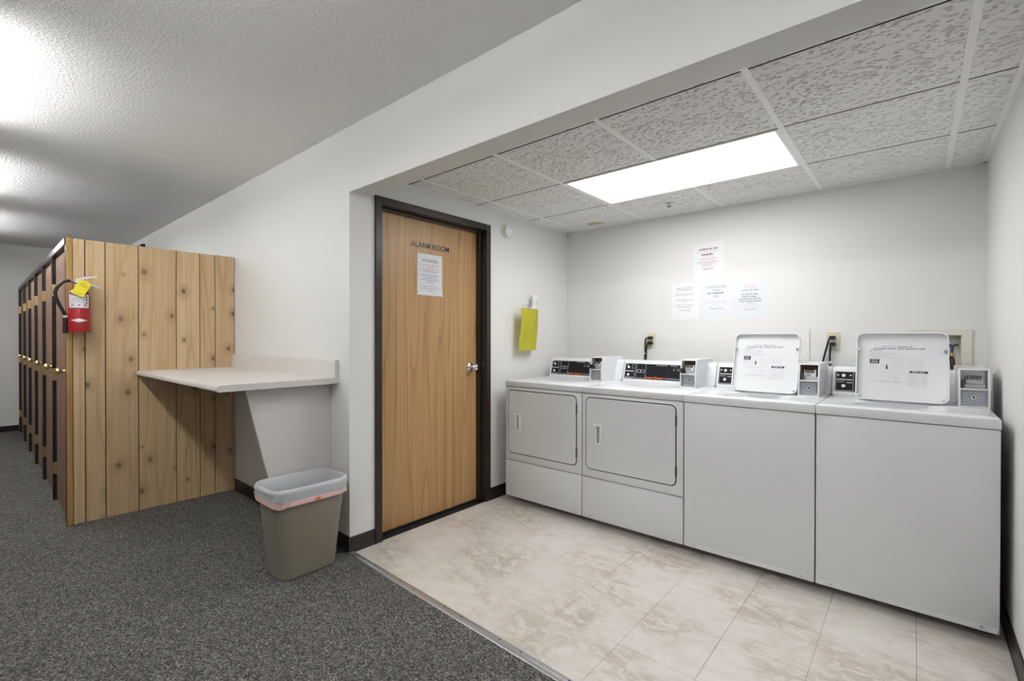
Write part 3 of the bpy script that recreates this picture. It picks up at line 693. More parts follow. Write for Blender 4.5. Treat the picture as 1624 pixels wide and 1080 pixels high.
# inspection tag
FT = Frame((EX+0.066, EY+0.006, 1.556), (0.15, 0.89, -0.43), (0.05, 0.43, 0.89))
bm = NB(); plate(bm, FT, [(-0.032, -0.056), (0.032, -0.056), (0.032, 0.036), (0.012, 0.046), (-0.012, 0.046), (-0.032, 0.036)], 0, 0.0006); tg = obj('inspection_tag', bm, 'tag_yellow', ex); tg['label'] = 'yellow inspection tag'
bm = NB(); words(bm, FT, -0.006, 0.024, 0.024, 0.0036, n=0.0010, seed=4); words(bm, FT, 0.0, 0.014, 0.042, 0.0024, n=0.0010, seed=5); words(bm, FT, 0.002, 0.008, 0.042, 0.0024, n=0.0010, seed=6); words(bm, FT, 0.0, -0.044, 0.044, 0.0026, n=0.0010, seed=7)
obj('tag_print', bm, 'black_print', tg)['kind'] = 'stuff'
bm = NB(); tube(bm, [FT.p(0, 0.038, 0.001), (EX+0.04, EY+0.012, 1.604), (EX+0.012, EY+0.005, 1.606)], 0.0012, n=6, k=4); obj('tag_tie', bm, 'label_white', tg)

# ================================================================== FOLDING COUNTER
CX0, CX1, CZ = PX+0.001, -0.118, 1.0
ct = thing('folding_counter', (-0.9, 0, 0.968), 'beige laminate folding counter with backsplash beside pine panel', 'counter')
bm = NB(); prof = [(0.0, 0.968), (-0.628, 0.968), (-0.636, 0.972), (-0.6375, 0.978), (-0.6375, 0.986), (-0.634, 0.994), (-0.626, 0.9985), (-0.612, 1.0), (0.0, 1.0)]
quadbox(bm, [(CX0, y-0.0005, z) for y, z in prof], (CX1-CX0, 0, 0)); obj('worktop', bm, 'laminate', ct, smooth=True)
bm = NB(); quadbox(bm, [(CX0, y-0.0005, z) for y, z in [(0.0, 1.0002), (-0.026, 1.0002), (-0.0235, 1.010), (-0.0235, 1.092), (-0.020, 1.100), (-0.012, 1.103), (0.0, 1.103)]], (CX1-CX0, 0, 0)); obj('backsplash', bm, 'laminate', ct, smooth=True)
bm = NB(); quadbox(bm, [(CX1, y, z) for y, z in [(-0.0005, 0.967), (-0.634, 0.967), (-0.638, 0.978), (-0.635, 0.994), (-0.624, 1.0005), (-0.0005, 1.0005)]], (0.002, 0, 0)); obj('end_cap', bm, 'laminate', ct)
bm = NB(); quadbox(bm, [(CX1, y, z) for y, z in [(-0.0005, 1.0006), (-0.025, 1.0006), (-0.025, 1.094), (-0.018, 1.104), (-0.0005, 1.104)]], (0.002, 0, 0)); obj('end_cap', bm, 'laminate', ct)
bm = NB(); quadbox(bm, [(-0.228, y, z) for y, z in [(-0.001, 0.967), (-0.478, 0.967), (-0.270, 0.10), (-0.0135, 0.10), (-0.0135, 0.12), (-0.001, 0.12)]], (0.019, 0, 0)); obj('support_panel', bm, 'laminate', ct)['label'] = 'tapered laminate support panel'
bm = NB(); box(bm, -0.228, -0.209, -0.0012, -0.0002, 0.10, 0.967); obj('edge_strip', bm, 'locker_dark', ct)

# ================================================================== WASTE BIN
TX, TY, TH = -0.035, -0.258, 0.472
tb = thing('waste_bin', (TX, TY, 0.004), 'taupe plastic waste bin with white liner under the counter end', 'waste bin')
def rr3(hx, hy, r, z, k=7, dx=0, dy=0):
    return [Vector((TX+dx+a, TY+dy+b_, z)) for a, b_ in rrect(-hx, hx, -hy, hy, r, k)]
Z0 = 0.0045
sec = [(0.088, 0.138, 0.045, Z0), (0.100, 0.150, 0.055, Z0+0.004), (0.104, 0.154, 0.058, Z0+0.018), (0.140, 0.193, 0.070, TH-0.02), (0.141, 0.194, 0.071, TH-0.018), (0.145, 0.198, 0.072, TH-0.016), (0.145, 0.198, 0.072, TH),
       (0.139, 0.192, 0.070, TH), (0.136, 0.189, 0.068, TH-0.02), (0.098, 0.148, 0.055, Z0+0.02)]
bm = loft(NB(), [rr3(*s_) for s_ in sec]); obj('body', bm, 'bin_taupe', tb, smooth=True)
rr = random.Random(11)
def liner_ring(hx, hy, r, z, amp=0.0, zamp=0.0, seed=0, k=16, slope=0.0):
    base = rrect(-hx, hx, -hy, hy, r, k); n = len(base); out = []
    for i, (a, b_) in enumerate(base):
        th_ = 2*math.pi*i/n; q = amp*(math.sin(5*th_+seed)+0.6*math.sin(11*th_+2.1*seed)+0.5*math.sin(19*th_+seed*1.7))
        d = math.hypot(a, b_); s_ = 1+q/d
        out.append(Vector((TX+a*s_, TY+b_*s_, z+zamp*(math.sin(3*th_+seed)+0.7*math.sin(7*th_+seed*2.3))+slope*(-b_))))
    return out
rings_ = [liner_ring(0.085, 0.135, 0.05, 0.13, 0.005, 0, 1), liner_ring(0.108, 0.158, 0.06, 0.30, 0.005, 0, 2), liner_ring(0.122, 0.175, 0.065, 0.42, 0.004, 0, 3), liner_ring(0.137, 0.190, 0.068, TH, 0.001, 0, 1), liner_ring(0.143, 0.197, 0.071, TH+0.008, 0.001, 0.001, 2),
          liner_ring(0.150, 0.203, 0.073, TH+0.005, 0.001, 0.001, 3), liner_ring(0.153, 0.207, 0.074, TH-0.014, 0.0015, 0.002, 4, slope=0.01), liner_ring(0.1485, 0.2025, 0.073, TH-0.028, 0.0015, 0.002, 5, slope=0.02), liner_ring(0.152, 0.206, 0.074, TH-0.044, 0.003, 0.003, 6, slope=0.02), liner_ring(0.1475, 0.2015, 0.073, TH-0.058, 0.0025, 0.003, 6.5, slope=0.01)]
bm = loft(NB(), rings_, cap0=True, cap1=False); ln_ = obj('liner', bm, 'liner_film', tb, smooth='all'); ln_['label'] = 'white plastic bin liner'
rb = [liner_ring(0.1488, 0.2028, 0.0735, TH-0.054, 0.0025, 0.003, 6.5, slope=0.01), liner_ring(0.1500, 0.2040, 0.074, TH-0.062, 0.0025, 0.003, 6.7, slope=0.004), liner_ring(0.1485, 0.2020, 0.0735, TH-0.079, 0.0028, 0.004, 7, slope=0.0)]
bm = loft(NB(), rb, cap0=False, cap1=False); ds = obj('drawstring_hem', bm, 'drawstring_pink', ln_, smooth='all'); ds['label'] = 'pink drawstring hem'
bm = NB(); lathe(bm, (TX+0.1535, TY+0.01, TH-0.066), (1, 0, 0), [(0, 0.011), (0.0008, 0.010)], n=16); bmesh.ops.scale(bm, vec=(1, 1.4, 0.7), verts=bm.verts, space=Matrix.Translation((-TX-0.1535, -TY-0.01, -TH+0.066))); obj('drawstring_notch', bm, 'drawstring_orange', ln_)

# ================================================================== SPRAY BOTTLE AND CLOTH
sb = thing('spray_bottle', (0.045, 1.64, 1.30), 'white spray bottle hanging on the wall behind the yellow cloth', 'bottle')
bm = NB(); secs = [(0.030, 0.052, 1.30), (0.034, 0.056, 1.306), (0.034, 0.056, 1.43), (0.030, 0.045, 1.47), (0.017, 0.020, 1.497), (0.015, 0.016, 1.515)]
loft(bm, [[Vector((0.045+a, 1.655+b_, z)) for a, b_ in rrect(-hx, hx, -hy, hy, min(hx, hy)*0.85, 5)] for hx, hy, z in secs]); obj('bottle', bm, 'spray_white', sb, smooth=True)
bm = NB(); lathe(bm, (0.045, 1.655, 1.512), (0, 0, 1), [(0, 0.019), (0.022, 0.019), (0.024, 0.014)], n=18); obj('collar', bm, 'plastic_white', sb)
bm = NB(); quadbox(bm, [(0.033, y, z) for y, z in [(1.635, 1.535), (1.635, 1.560), (1.645, 1.580), (1.665, 1.592), (1.705, 1.592), (1.708, 1.570), (1.690, 1.562), (1.675, 1.535)]], (0.026, 0, 0)); bmesh.ops.bevel(bm, geom=bm.edges[:], offset=0.003, segments=1, affect='EDGES'); obj('spray_head', bm, 'plastic_white', sb)
bm = NB(); tube(bm, [(0.046, 1.690, 1.562), (0.046, 1.700, 1.545), (0.046, 1.698, 1.520)], 0.004, n=8, k=4); obj('trigger', bm, 'plastic_white', sb)
bm = NB(); tube(bm, [(0.001, 1.60, 1.505), (0.012, 1.60, 1.505), (0.055, 1.605, 1.502), (0.068, 1.605, 1.510)], 0.003, n=8, k=4); obj('hook', bm, 'steel', sb)
bm = NB(); nu, nv = 12, 20; G = []
for side in (0, 1):
    pass
for j in range(nv+1):
    row = []
    for i in range(nu+1):
        u, v_ = i/nu, j/nv
        y = 1.440+0.225*u+0.004*math.sin(6*v_)-0.006*(1-u)*v_; z = 1.472-0.338*v_-0.004*math.sin(3*u+1)*v_
        x_ = 0.090+0.006*math.sin(9*u+2*v_)*(0.3+0.7*v_)+0.004*math.sin(17*u+5*v_)-0.03*abs(u-0.5)**2*v_ - 0.012*v_
        row.append(bm.verts.new((x_, y, z)))
    G.append(row)
for j in range(nv):
    for i in range(nu): bm.faces.new((G[j][i], G[j][i+1], G[j+1][i+1], G[j+1][i]))
bmesh.ops.solidify(bm, geom=bm.faces[:], thickness=0.004)
cl = thing('cleaning_cloth', (0.085, 1.55, 1.134), 'bright yellow cloth hanging on the wall left of the dryers', 'cloth')
obj('cloth', bm, 'cloth_yellow', cl, smooth='all')
for yy in (1.540, 1.578):
    bm = NB(); tube(bm, [(0.001, yy, 1.463), (0.06, yy, 1.459), (0.100, yy, 1.464)], 0.0025, n=6, k=4); obj('peg', bm, 'steel', cl)

# ================================================================== OUTLETS, CORDS, SUPPLY BOX
def outlet(xc, zc, label, cords):
    o = thing('wall_outlet', (xc, D, zc-0.057), label, 'outlet')
    bm = NB(); rplate(bm, Frame((xc, D, zc), (1, 0, 0), (0, 0, 1)), -0.036, 0.036, -0.058, 0.058, 0.0003, 0.005, 0.004); obj('cover_plate', bm, 'outlet_cream', o)
    for dz in (0.02, -0.02):
        bm = NB(); rplate(bm, Frame((xc, D, zc), (1, 0, 0), (0, 0, 1)), -0.016, 0.016, dz-0.014, dz+0.014, 0.005, 0.0065, 0.006); obj('receptacle', bm, 'outlet_cream', o)
    bm = NB(); lathe(bm, (xc, D-0.005, zc), (0, -1, 0), [(0, 0.003), (0.001, 0.0025)], n=8); obj('screw', bm, 'steel', o)
    for (dz, pts, lab) in cords:
        c_ = thing('power_cord', (xc, D-0.02, zc+dz-0.02), lab, 'cord')
        bm = NB(); rplate(bm, Frame((xc, D, zc), (1, 0, 0), (0, 0, 1)), -0.018, 0.015, dz-0.012, dz+0.012, 0.0068, 0.034, 0.007); obj('plug', bm, 'rubber_black', c_)
        bm = NB(); tube(bm, [(xc-0.012, D-0.024, zc+dz+0.002)]+pts, 0.0058, n=8); obj('cord', bm, 'rubber_black', c_, smooth='all')
outlet(0.828, 1.214, 'cream wall outlet behind the second dryer with two black plugs', [
    (0.022, [(0.792, D-0.024, 1.232), (0.780, D-0.020, 1.20), (0.778, D-0.016, 1.12), (0.766, D-0.014, 0.98), (0.745, D-0.03, 0.80), (0.70, 2.05, 0.72)], 'black power cord from the upper plug behind the second dryer'),
    (-0.020, [(0.800, D-0.024, 1.190), (0.792, D-0.022, 1.15), (0.790, D-0.020, 1.08), (0.792, D-0.018, 0.96), (0.83, D-0.03, 0.82), (0.88, 2.05, 0.72)], 'black power cord from the lower plug behind the second dryer')])
outlet(2.058, 1.216, 'cream wall outlet between the two open washer lids', [
    (0.022, [(2.038, D-0.030, 1.222), (2.025, D-0.026, 1.17), (2.005, D-0.02, 1.08), (1.985, D-0.02, 0.95), (1.97, D-0.05, 0.80)], 'black power cord from the upper plug between the washer lids'),
    (-0.020, [(2.048, D-0.034, 1.180), (2.044, D-0.030, 1.12), (2.046, D-0.024, 1.05), (2.05, D-0.02, 0.94), (2.06, D-0.05, 0.80)], 'black power cord from the lower plug between the washer lids')])
bm = NB(); tube(bm, [(2.046, D-0.030, 1.085), (2.050, D-0.034, 1.072)], 0.0075, n=8, k=1)
o = obj('cord_tie', bm, 'outlet_cream', None); tag(o, 'small white tie on the cord between the washer lids', 'cable tie')
for z, xx in ((1.108, 0.779), (1.070, 0.789)):
    bm = NB(); tube(bm, [(xx, D-0.0165, z-0.006), (xx, D-0.0165, z+0.006)], 0.0078, n=8, k=1); o = obj('cord_tie', bm, 'label_white', None); tag(o, 'small white tie on the cord below the outlet behind the second dryer, %s of two' % ('upper' if z > 1.1 else 'lower'), 'cable tie', 'cord ties behind the dryer')
o = obj('wire_cover', B(1.921, 1.928, D-0.006, D-0.0003, 0.30, 1.296), 'wall_paint', None); tag(o, 'thin white wire cover strip on the wall right of the first open lid', 'wire cover')
sbx = thing('supply_box', (2.56, D, 1.02), 'cream recessed water supply box behind the right washer lid', 'supply box')
FBX = Frame((0, D, 0), (1, 0, 0), (0, 0, 1))
bm = NB(); ring(bm, FBX, [(2.42, 1.02), (2.702, 1.02), (2.702, 1.285), (2.42, 1.285)], [(BX0+0.001, BZ0+0.001), (BX1-0.001, BZ0+0.001), (BX1-0.001, BZ1-0.001), (BX0+0.001, BZ1-0.001)], 0.0004, 0.010); obj('frame', bm, 'outlet_box_cream', sbx)
bm = NB(); g_ = 0.0008
box(bm, BX0+g_, BX0+0.004, D-0.002, D+0.09, BZ0+g_, BZ1-g_); box(bm, BX1-0.004, BX1-g_, D-0.002, D+0.09, BZ0+g_, BZ1-g_); box(bm, BX0+g_, BX1-g_, D-0.002, D+0.09, BZ0+g_, BZ0+0.004); box(bm, BX0+g_, BX1-g_, D-0.002, D+0.09, BZ1-0.004, BZ1-g_); box(bm, BX0+g_, BX1-g_, D+0.086, D+0.09, BZ0+g_, BZ1-g_)
obj('recess', bm, 'outlet_box_cream', sbx)
for xv in (2.50, 2.622):
    bm = NB(); cyl(bm, (xv, D+0.03, BZ0+0.004), (xv, D+0.03, 1.150), 0.010, n=12); lathe(bm, (xv, D+0.03, 1.115), (0, 0, 1), [(0, 0.016), (0.02, 0.016), (0.024, 0.010)], n=12); va = obj('valve', bm, 'brass', sbx)
    bm = NB(); tube(bm, [(xv-0.026, D+0.022, 1.196), (xv-0.014, D+0.022, 1.197), (xv, D+0.022, 1.190), (xv+0.014, D+0.022, 1.197), (xv+0.026, D+0.022, 1.196)], 0.006, n=8, k=3); cyl(bm, (xv, D+0.024, 1.150), (xv, D+0.022, 1.190), 0.006, n=8); obj('valve_handle', bm, 'valve_blue', va)['label'] = 'dark blue valve handle'
    bm = NB(); tube(bm, [(xv, D+0.022, 1.118), (xv-0.004, D-0.010, 1.122), (xv, D-0.035, 1.10), (xv+0.002, D-0.045, 1.02), (xv+0.002, D-0.06, 0.80)], 0.011, n=10); obj('hose', bm, 'rubber_black', va, smooth='all')['label'] = 'black rubber hose'

# ================================================================== LAUNDRY MACHINES
MX = [0.1024, 0.7785, 1.457, 2.0962, 2.7251]; YF, YB = 1.237, 1.955; ZT, ZS, ZB = 0.914, 0.8715, 0.049
GRP = 'coin laundry machines along the back wall'
def coin_box(x0, x1, parent, dryer):
    y0 = 1.572 if not dryer else 1.600; yt = y0+0.022; zt = 1.094
    c_ = None; wl = 0.007
    sp_ = [(y0, ZT+0.0005), (y0+0.003, 1.000), (yt, zt), (1.93, zt), (1.93, ZT+0.0005)]
    bm = NB()
    quadbox(bm, [(x0, y, z) for y, z in sp_], (wl, 0, 0)); quadbox(bm, [(x1-wl, y, z) for y, z in sp_], (wl, 0, 0))
    quadbox(bm, [(x0+wl, y, z) for y, z in [(yt-0.002, zt-wl), (yt, zt), (1.93, zt), (1.93, zt-wl)]], (x1-x0-2*wl, 0, 0))
    zd = 1.000
    quadbox(bm, [(x0+wl, y, z) for y, z in [(y0+0.003, zd-0.003), (y0+0.003, zd+0.003), (y0+0.075, zd+0.003), (y0+0.075, zd-0.003)]], (x1-x0-2*wl, 0, 0))
    quadbox(bm, [(x0+wl, y, z) for y, z in [(y0, ZT+0.0005), (y0, ZT+0.008), (1.93, ZT+0.008), (1.93, ZT+0.0005)]], (x1-x0-2*wl, 0, 0))
    box(bm, x0+wl, x1-wl, 1.922, 1.93, ZT+0.008, zt-wl)
    h_ = obj('coin_meter', bm, 'enamel_white', parent); h_['label'] = 'white coin meter housing'
    xa, xb = x0+wl+0.0005, x1-wl-0.0005
    obj('meter_recess', B(xa, xb, y0+0.072, y0+0.078, zd+0.0035, zt-wl-0.001), 'rust_metal' if x0 < 2.3 else 'steel', h_)
    # coin slide: block with a comb of slots
    wdt = xb-xa; bm = NB(); box(bm, xa+0.018, xb-0.012, y0+0.030, y0+0.060, zd+0.022, zd+0.058, bev=0.002, seg=1)
    box(bm, xa+0.010, xb-0.006, y0+0.045, y0+0.070, zd+0.0035, zd+0.020)
    sl = obj('coin_slide', bm, 'plastic_white' if x0 < 2.3 else 'steel', h_)
    bm = NB()
    for k in range(7):
        xx = xa+0.024+k*(wdt-0.046)/6; box(bm, xx-0.0022, xx+0.0022, y0+0.0285, y0+0.035, zd+0.042, zd+0.060)
    obj('coin_slots', bm, 'gap_black', sl)['kind'] = 'stuff'
    bm = NB(); box(bm, xa+0.026, xb-0.034, y0+0.028, y0+0.034, zd+0.026, zd+0.036); obj('price_plate', bm, 'steel', sl)
    bm = NB(); box(bm, xa+0.004, xa+0.016, y0+0.020, y0+0.045, zd+0.006, zd+0.040); obj('reject_lever', bm, 'screw_dark', sl)
    # coin vault
    vd = obj('coin_vault', B(xa+0.006, xb-0.006, y0+0.016, y0+0.024, ZT+0.020, zd-0.010, bev=0.0015, seg=1), 'zinc_plate', h_); vd['label'] = 'grey metal coin vault door'
    obj('vault_recess', B(xa, xb, y0+0.025, y0+0.028, ZT+0.0085, zd-0.0035), 'steel', h_)
    bm = NB(); lathe(bm, ((xa+xb)/2, y0+0.016, 0.962), (0, -1, 0), [(0, 0.0095), (0.004, 0.0095), (0.005, 0.008), (0.0035, 0.0055), (0.0035, 0.002)], n=16); lc = obj('vault_lock', bm, 'chrome', vd)
    bm = NB(); lathe(bm, ((xa+xb)/2, y0+0.0118, 0.962), (0, -1, 0), [(0, 0.0042), (0.0006, 0.004)], n=10); obj('keyhole', bm, 'gap_black', vd)
    if dryer:
        bm = NB(); box(bm, x0-0.042, x0+0.030, y0-0.012, y0+0.012, zd+0.012, zd+0.038, bev=0.003, seg=1); pu = obj('slide_handle', bm, 'black_panel', h_)
        fr = Frame((x0-0.006, y0-0.012, zd+0.025), (1, 0, 0), (0, 0, 1)); bm = NB()
        bm.faces.new([bm.verts.new(fr.p(a, b_, 0.0006)) for a, b_ in ((-0.030, -0.006), (-0.020, 0.0), (-0.030, 0.006))])
        text_bm(bm, fr, '00', 0.004, -0.006, 0.012, n=0.0006, width=0.024); obj('handle_print', bm, 'panel_line', pu)['kind'] = 'stuff'
def console(x0, x1, m, w_end):
    """back console; returns the frame of its sloping face"""
    bm = NB(); prof = [(1.796, ZT+0.0005), (1.800, 0.930), (1.838, 1.052), (1.846, 1.062), (1.858, 1.068), (1.925, 1.070), (1.945, 1.064), (1.95, 1.05), (1.95, ZT+0.0005)]
    quadbox(bm, [(x0+0.002, y, z) for y, z in prof], (x1-x0-0.004, 0, 0)); bmesh.ops.bevel(bm, geom=[e for e in bm.edges if abs(e.verts[0].co.x-e.verts[1].co.x) < 1e-6], offset=0.004, segments=2, affect='EDGES')
    co = obj('console', bm, 'enamel_white', m, smooth=True)
    fr = Frame((x0, 1.800, 0.930), (1, 0, 0), (0, 0.038, 0.122)); return co, fr
def feet(x0, x1, m):
    for xx in (x0+0.05, x1-0.05):
        for yy in (YF+0.20, YB-0.06):
            bm = NB(); lathe(bm, (xx, yy, 0), (0, 0, 1), [(0, 0.022), (0.012, 0.02), (0.014, 0.008), (0.056, 0.008)], n=12); obj('foot', bm, 'rubber_black', m)
def top_cap(x0, x1, m, hole=None):
    bm = NB(); g_ = 0.0016
    if hole is None:
        box(bm, x0+g_, x1-g_, YF-0.004, YB, ZS, ZT, bev=0.007, seg=3)
        return obj('top', bm, 'enamel_white', m, smooth=True)
    # deck with rounded opening: outer ring lofted to the hole
    hx0, hx1, hy0, hy1 = hole; K = 6; xa, xb, ya, yb = x0+g_, x1-g_, YF-0.004, YB
    inner = rrect(hx0, hx1, hy0, hy1, 0.11, K); cx_, cy_ = (hx0+hx1)/2, (hy0+hy1)/2
    def out(r_in):
        res_ = []
        for (a, b_) in inner:
            dx, dy = a-cx_, b_-cy_; sx = ((xb-r_in-cx_) if dx > 0 else (cx_-xa-r_in))/max(abs(dx), 1e-9); sy = ((yb-r_in-cy_) if dy > 0 else (cy_-ya-r_in))/max(abs(dy), 1e-9)
            k_ = min(sx, sy); res_.append((cx_+dx*k_, cy_+dy*k_))
        # snap nearest to the four corners
        for ccx, ccy in ((xa+r_in, ya+r_in), (xb-r_in, ya+r_in), (xb-r_in, yb-r_in), (xa+r_in, yb-r_in)):
            i_ = min(range(len(res_)), key=lambda q_: (res_[q_][0]-ccx)**2+(res_[q_][1]-ccy)**2); res_[i_] = (ccx, ccy)
        return res_
    def ins(d): return [(a+(cx_-a)*d/abs(hx1-hx0), b_+(cy_-b_)*d/abs(hy1-hy0)) for a, b_ in inner]
    R3 = lambda pl, z: [Vector((a, b_, z)) for a, b_ in pl]
    loft(bm, [R3(out(0), ZS), R3(out(0), ZT-0.008), R3(out(0.002), ZT-0.003), R3(out(0.007), ZT), R3(ins(-0.03), ZT), R3(inner, ZT-0.006), R3(ins(0.012), ZT-0.030), R3(ins(0.03), ZT-0.038), R3(ins(0.05), ZT-0.042)], cap0=False, cap1=False)
    tp = obj('top', bm, 'enamel_white', m, smooth=True)
    bm = NB(); loft(bm, [R3(ins(0.045), ZT-0.043), R3(ins(0.06), ZT-0.12), R3(ins(0.06), ZT-0.40)], cap0=False, cap1=True); obj('tub', bm, 'gap_black', tp)['label'] = 'dark wash tub opening'
    return tp
def base_screws(x0, x1, m):
    for xx in (x0+0.062, x1-0.055):
        bm = NB(); lathe(bm, (xx, YF-0.0022, 0.066), (0, -1, 0), [(0, 0.006), (0.002, 0.005), (0.0026, 0.002)], n=10); obj('screw', bm, 'steel', m)
def shell(x0, x1, m, zlow):
    g_ = 0.0022
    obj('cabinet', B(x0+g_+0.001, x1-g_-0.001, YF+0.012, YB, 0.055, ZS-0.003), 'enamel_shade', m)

def dryer(i, label, word_w):
    x0, x1 = MX[i], MX[i+1]; g_ = 0.0022
    m = thing('dryer', ((x0+x1)/2, (YF+YB)/2, 0), label, 'dryer', GRP)
    shell(x0, x1, m, 0.32); feet(x0, x1, m); top_cap(x0, x1, m)
    bm = B(x0+g_, x1-g_, YF, YF+0.012, 0.3225, ZS-0.0035, bev=0.004, seg=2); fp = obj('front_panel', bm, 'enamel_white', m, smooth=True)
    bm = B(x0+g_, x1-g_, YF-0.002, YF+0.012, ZB, 0.3185, bev=0.006, seg=2); obj('lower_panel', bm, 'enamel_white', m, smooth=True)
    base_screws(x0, x1, m)
    F = Frame((x0, YF, 0), (1, 0, 0), (0, 0, 1)); u0, u1, v0, v1 = 0.036, 0.632, 0.380, 0.842
    bm = NB(); rplate(bm, F, u0-0.006, u1+0.006, v0-0.006, v1+0.006, -0.001, 0.0008, 0.035); obj('door_gap_shade', bm, 'gap_black', m)  # dark plate stands in for the shaded gap around the door
    bm = NB(); pol = rrect(u0, u1, v0, v1, 0.030, 6); pol2 = rrect(u0+0.003, u1-0.003, v0+0.003, v1-0.003, 0.028, 6)
    loft(bm, [[F.p(a, b_, 0.0010) for a, b_ in pol], [F.p(a, b_, 0.0045) for a, b_ in pol], [F.p(a, b_, 0.0070) for a, b_ in pol2]])
    d_ = obj('door', bm, 'enamel_white', m, smooth=True)
    hu, hv = 0.090+0.001, 0.610
    bm = NB(); ou = [(hu+0.004, hv+0.066), (hu+0.060, hv+0.066), (hu+0.064, hv+0.060), (hu+0.064, hv-0.060), (hu+0.058, hv-0.066), (hu+0.034, hv-0.066), (hu+0.022, hv-0.060), (hu+0.020, hv+0.050), (hu+0.004, hv+0.056)]
    inn = [(hu+0.030, hv+0.054), (hu+0.052, hv+0.054), (hu+0.054, hv+0.052), (hu+0.052, hv-0.050), (hu+0.050, hv-0.053), (hu+0.038, hv-0.053), (hu+0.032, hv-0.050), (hu+0.029, hv+0.046), (hu+0.0285, hv+0.050)]
    ring(bm, F, ou, inn, 0.0072, 0.020); hd_ = obj('door_handle', bm, 'plastic_white', d_)
    bm = NB(); plate(bm, F, [(a, b_) for a, b_ in inn], 0.0071, 0.0080); obj('handle_recess_shade', bm, 'grey_plastic', d_)  # flat grey plate, shading of the handle recess put into its colour
    for vz in (v1-0.085, v0+0.085):
        bm = NB(); rplate(bm, F, u1-0.001, u1+0.009, vz-0.032, vz+0.032, 0.0009, 0.006, 0.003); obj('door_hinge', bm, 'screw_dark', d_)
    co, fr = console(x0, x1, m, 0)
    uw, vh = x1-x0, 0.1278; xe = (0.615 if i == 0 else 1.295)-x0+0.004
    bm = NB(); plate(bm, fr, [(0.016, 0.004), (xe+0.06, 0.004), (xe+0.06, vh-0.010), (0.016, vh-0.010)], 0.0006, 0.0022); ov = obj('control_panel', bm, 'black_panel', co); ov['label'] = 'black control panel'
    P0, PW, Q0, PH = 0.016, xe-0.016, 0.004, vh-0.014; N_ = 0.0026
    U = lambda f: P0+f*PW
    V = lambda f: Q0+f*PH
    bm = NB()
    for a in (0.005, 0.155, 0.180, 0.325): strip(bm, fr, U(a), U(a)+0.0025, V(0.08), V(0.97), N_)
    strip(bm, fr, U(0.005), U(0.155), V(0.04), V(0.09), N_); strip(bm, fr, U(0.18), U(0.325), V(0.05), V(0.075), N_); strip(bm, fr, U(0.01), U(0.14), V(0.46), V(0.53), N_); outline(bm, fr, U(0.19), U(0.31), V(0.42), V(0.62), 0.0035, N_); strip(bm, fr, U(0.245), U(0.26), V(0.42), V(0.62), N_)
    obj('panel_lines', bm, 'panel_line', ov)['kind'] = 'stuff'
    bm = NB()
    for (a, b_, r_) in ((0.055, 0.76, 0.010), (0.060, 0.25, 0.010)): lathe(bm, fr.p(U(a), V(b_), N_), fr.n, [(0, r_), (0.004, r_*0.8)], n=12)
    for a, b_ in ((0.115, 0.70), (0.12, 0.90), (0.035, 0.92)): lathe(bm, fr.p(U(a), V(b_), N_), fr.n, [(0, 0.004), (0.001, 0.003)], n=8)
    obj('indicator_lamps', bm, 'panel_white', ov)['kind'] = 'stuff'
    bm = NB(); text_bm(bm, fr, 'Speed Queen', U(0.33), V(0.055), 0.0135, n=N_, width=0.275*PW, align='LEFT', bold=0.03); obj('maker_lettering', bm, 'orange_print', ov)
    bm = NB(); text_bm(bm, fr, 'Commercial', U(0.625), V(0.055), 0.0125, n=N_, width=0.25*PW, align='LEFT', bold=0.012); obj('model_lettering', bm, 'panel_line', ov)
    bm = NB(); words(bm, fr, U(0.56), V(0.91), 0.16*PW, 0.0055, n=N_, seed=i); words(bm, fr, U(0.74), V(0.91), 0.10*PW, 0.0055, n=N_, seed=i+3); strip(bm, fr, U(0.84), U(0.853), V(0.90), V(0.955), N_); strip(bm, fr, U(0.90), U(0.95), V(0.90), V(0.95), N_); obj('panel_print', bm, 'panel_line', ov)['kind'] = 'stuff'
    coin_box(*((0.615, 0.717) if i == 0 else (1.295, 1.397)), m, True)
    return m
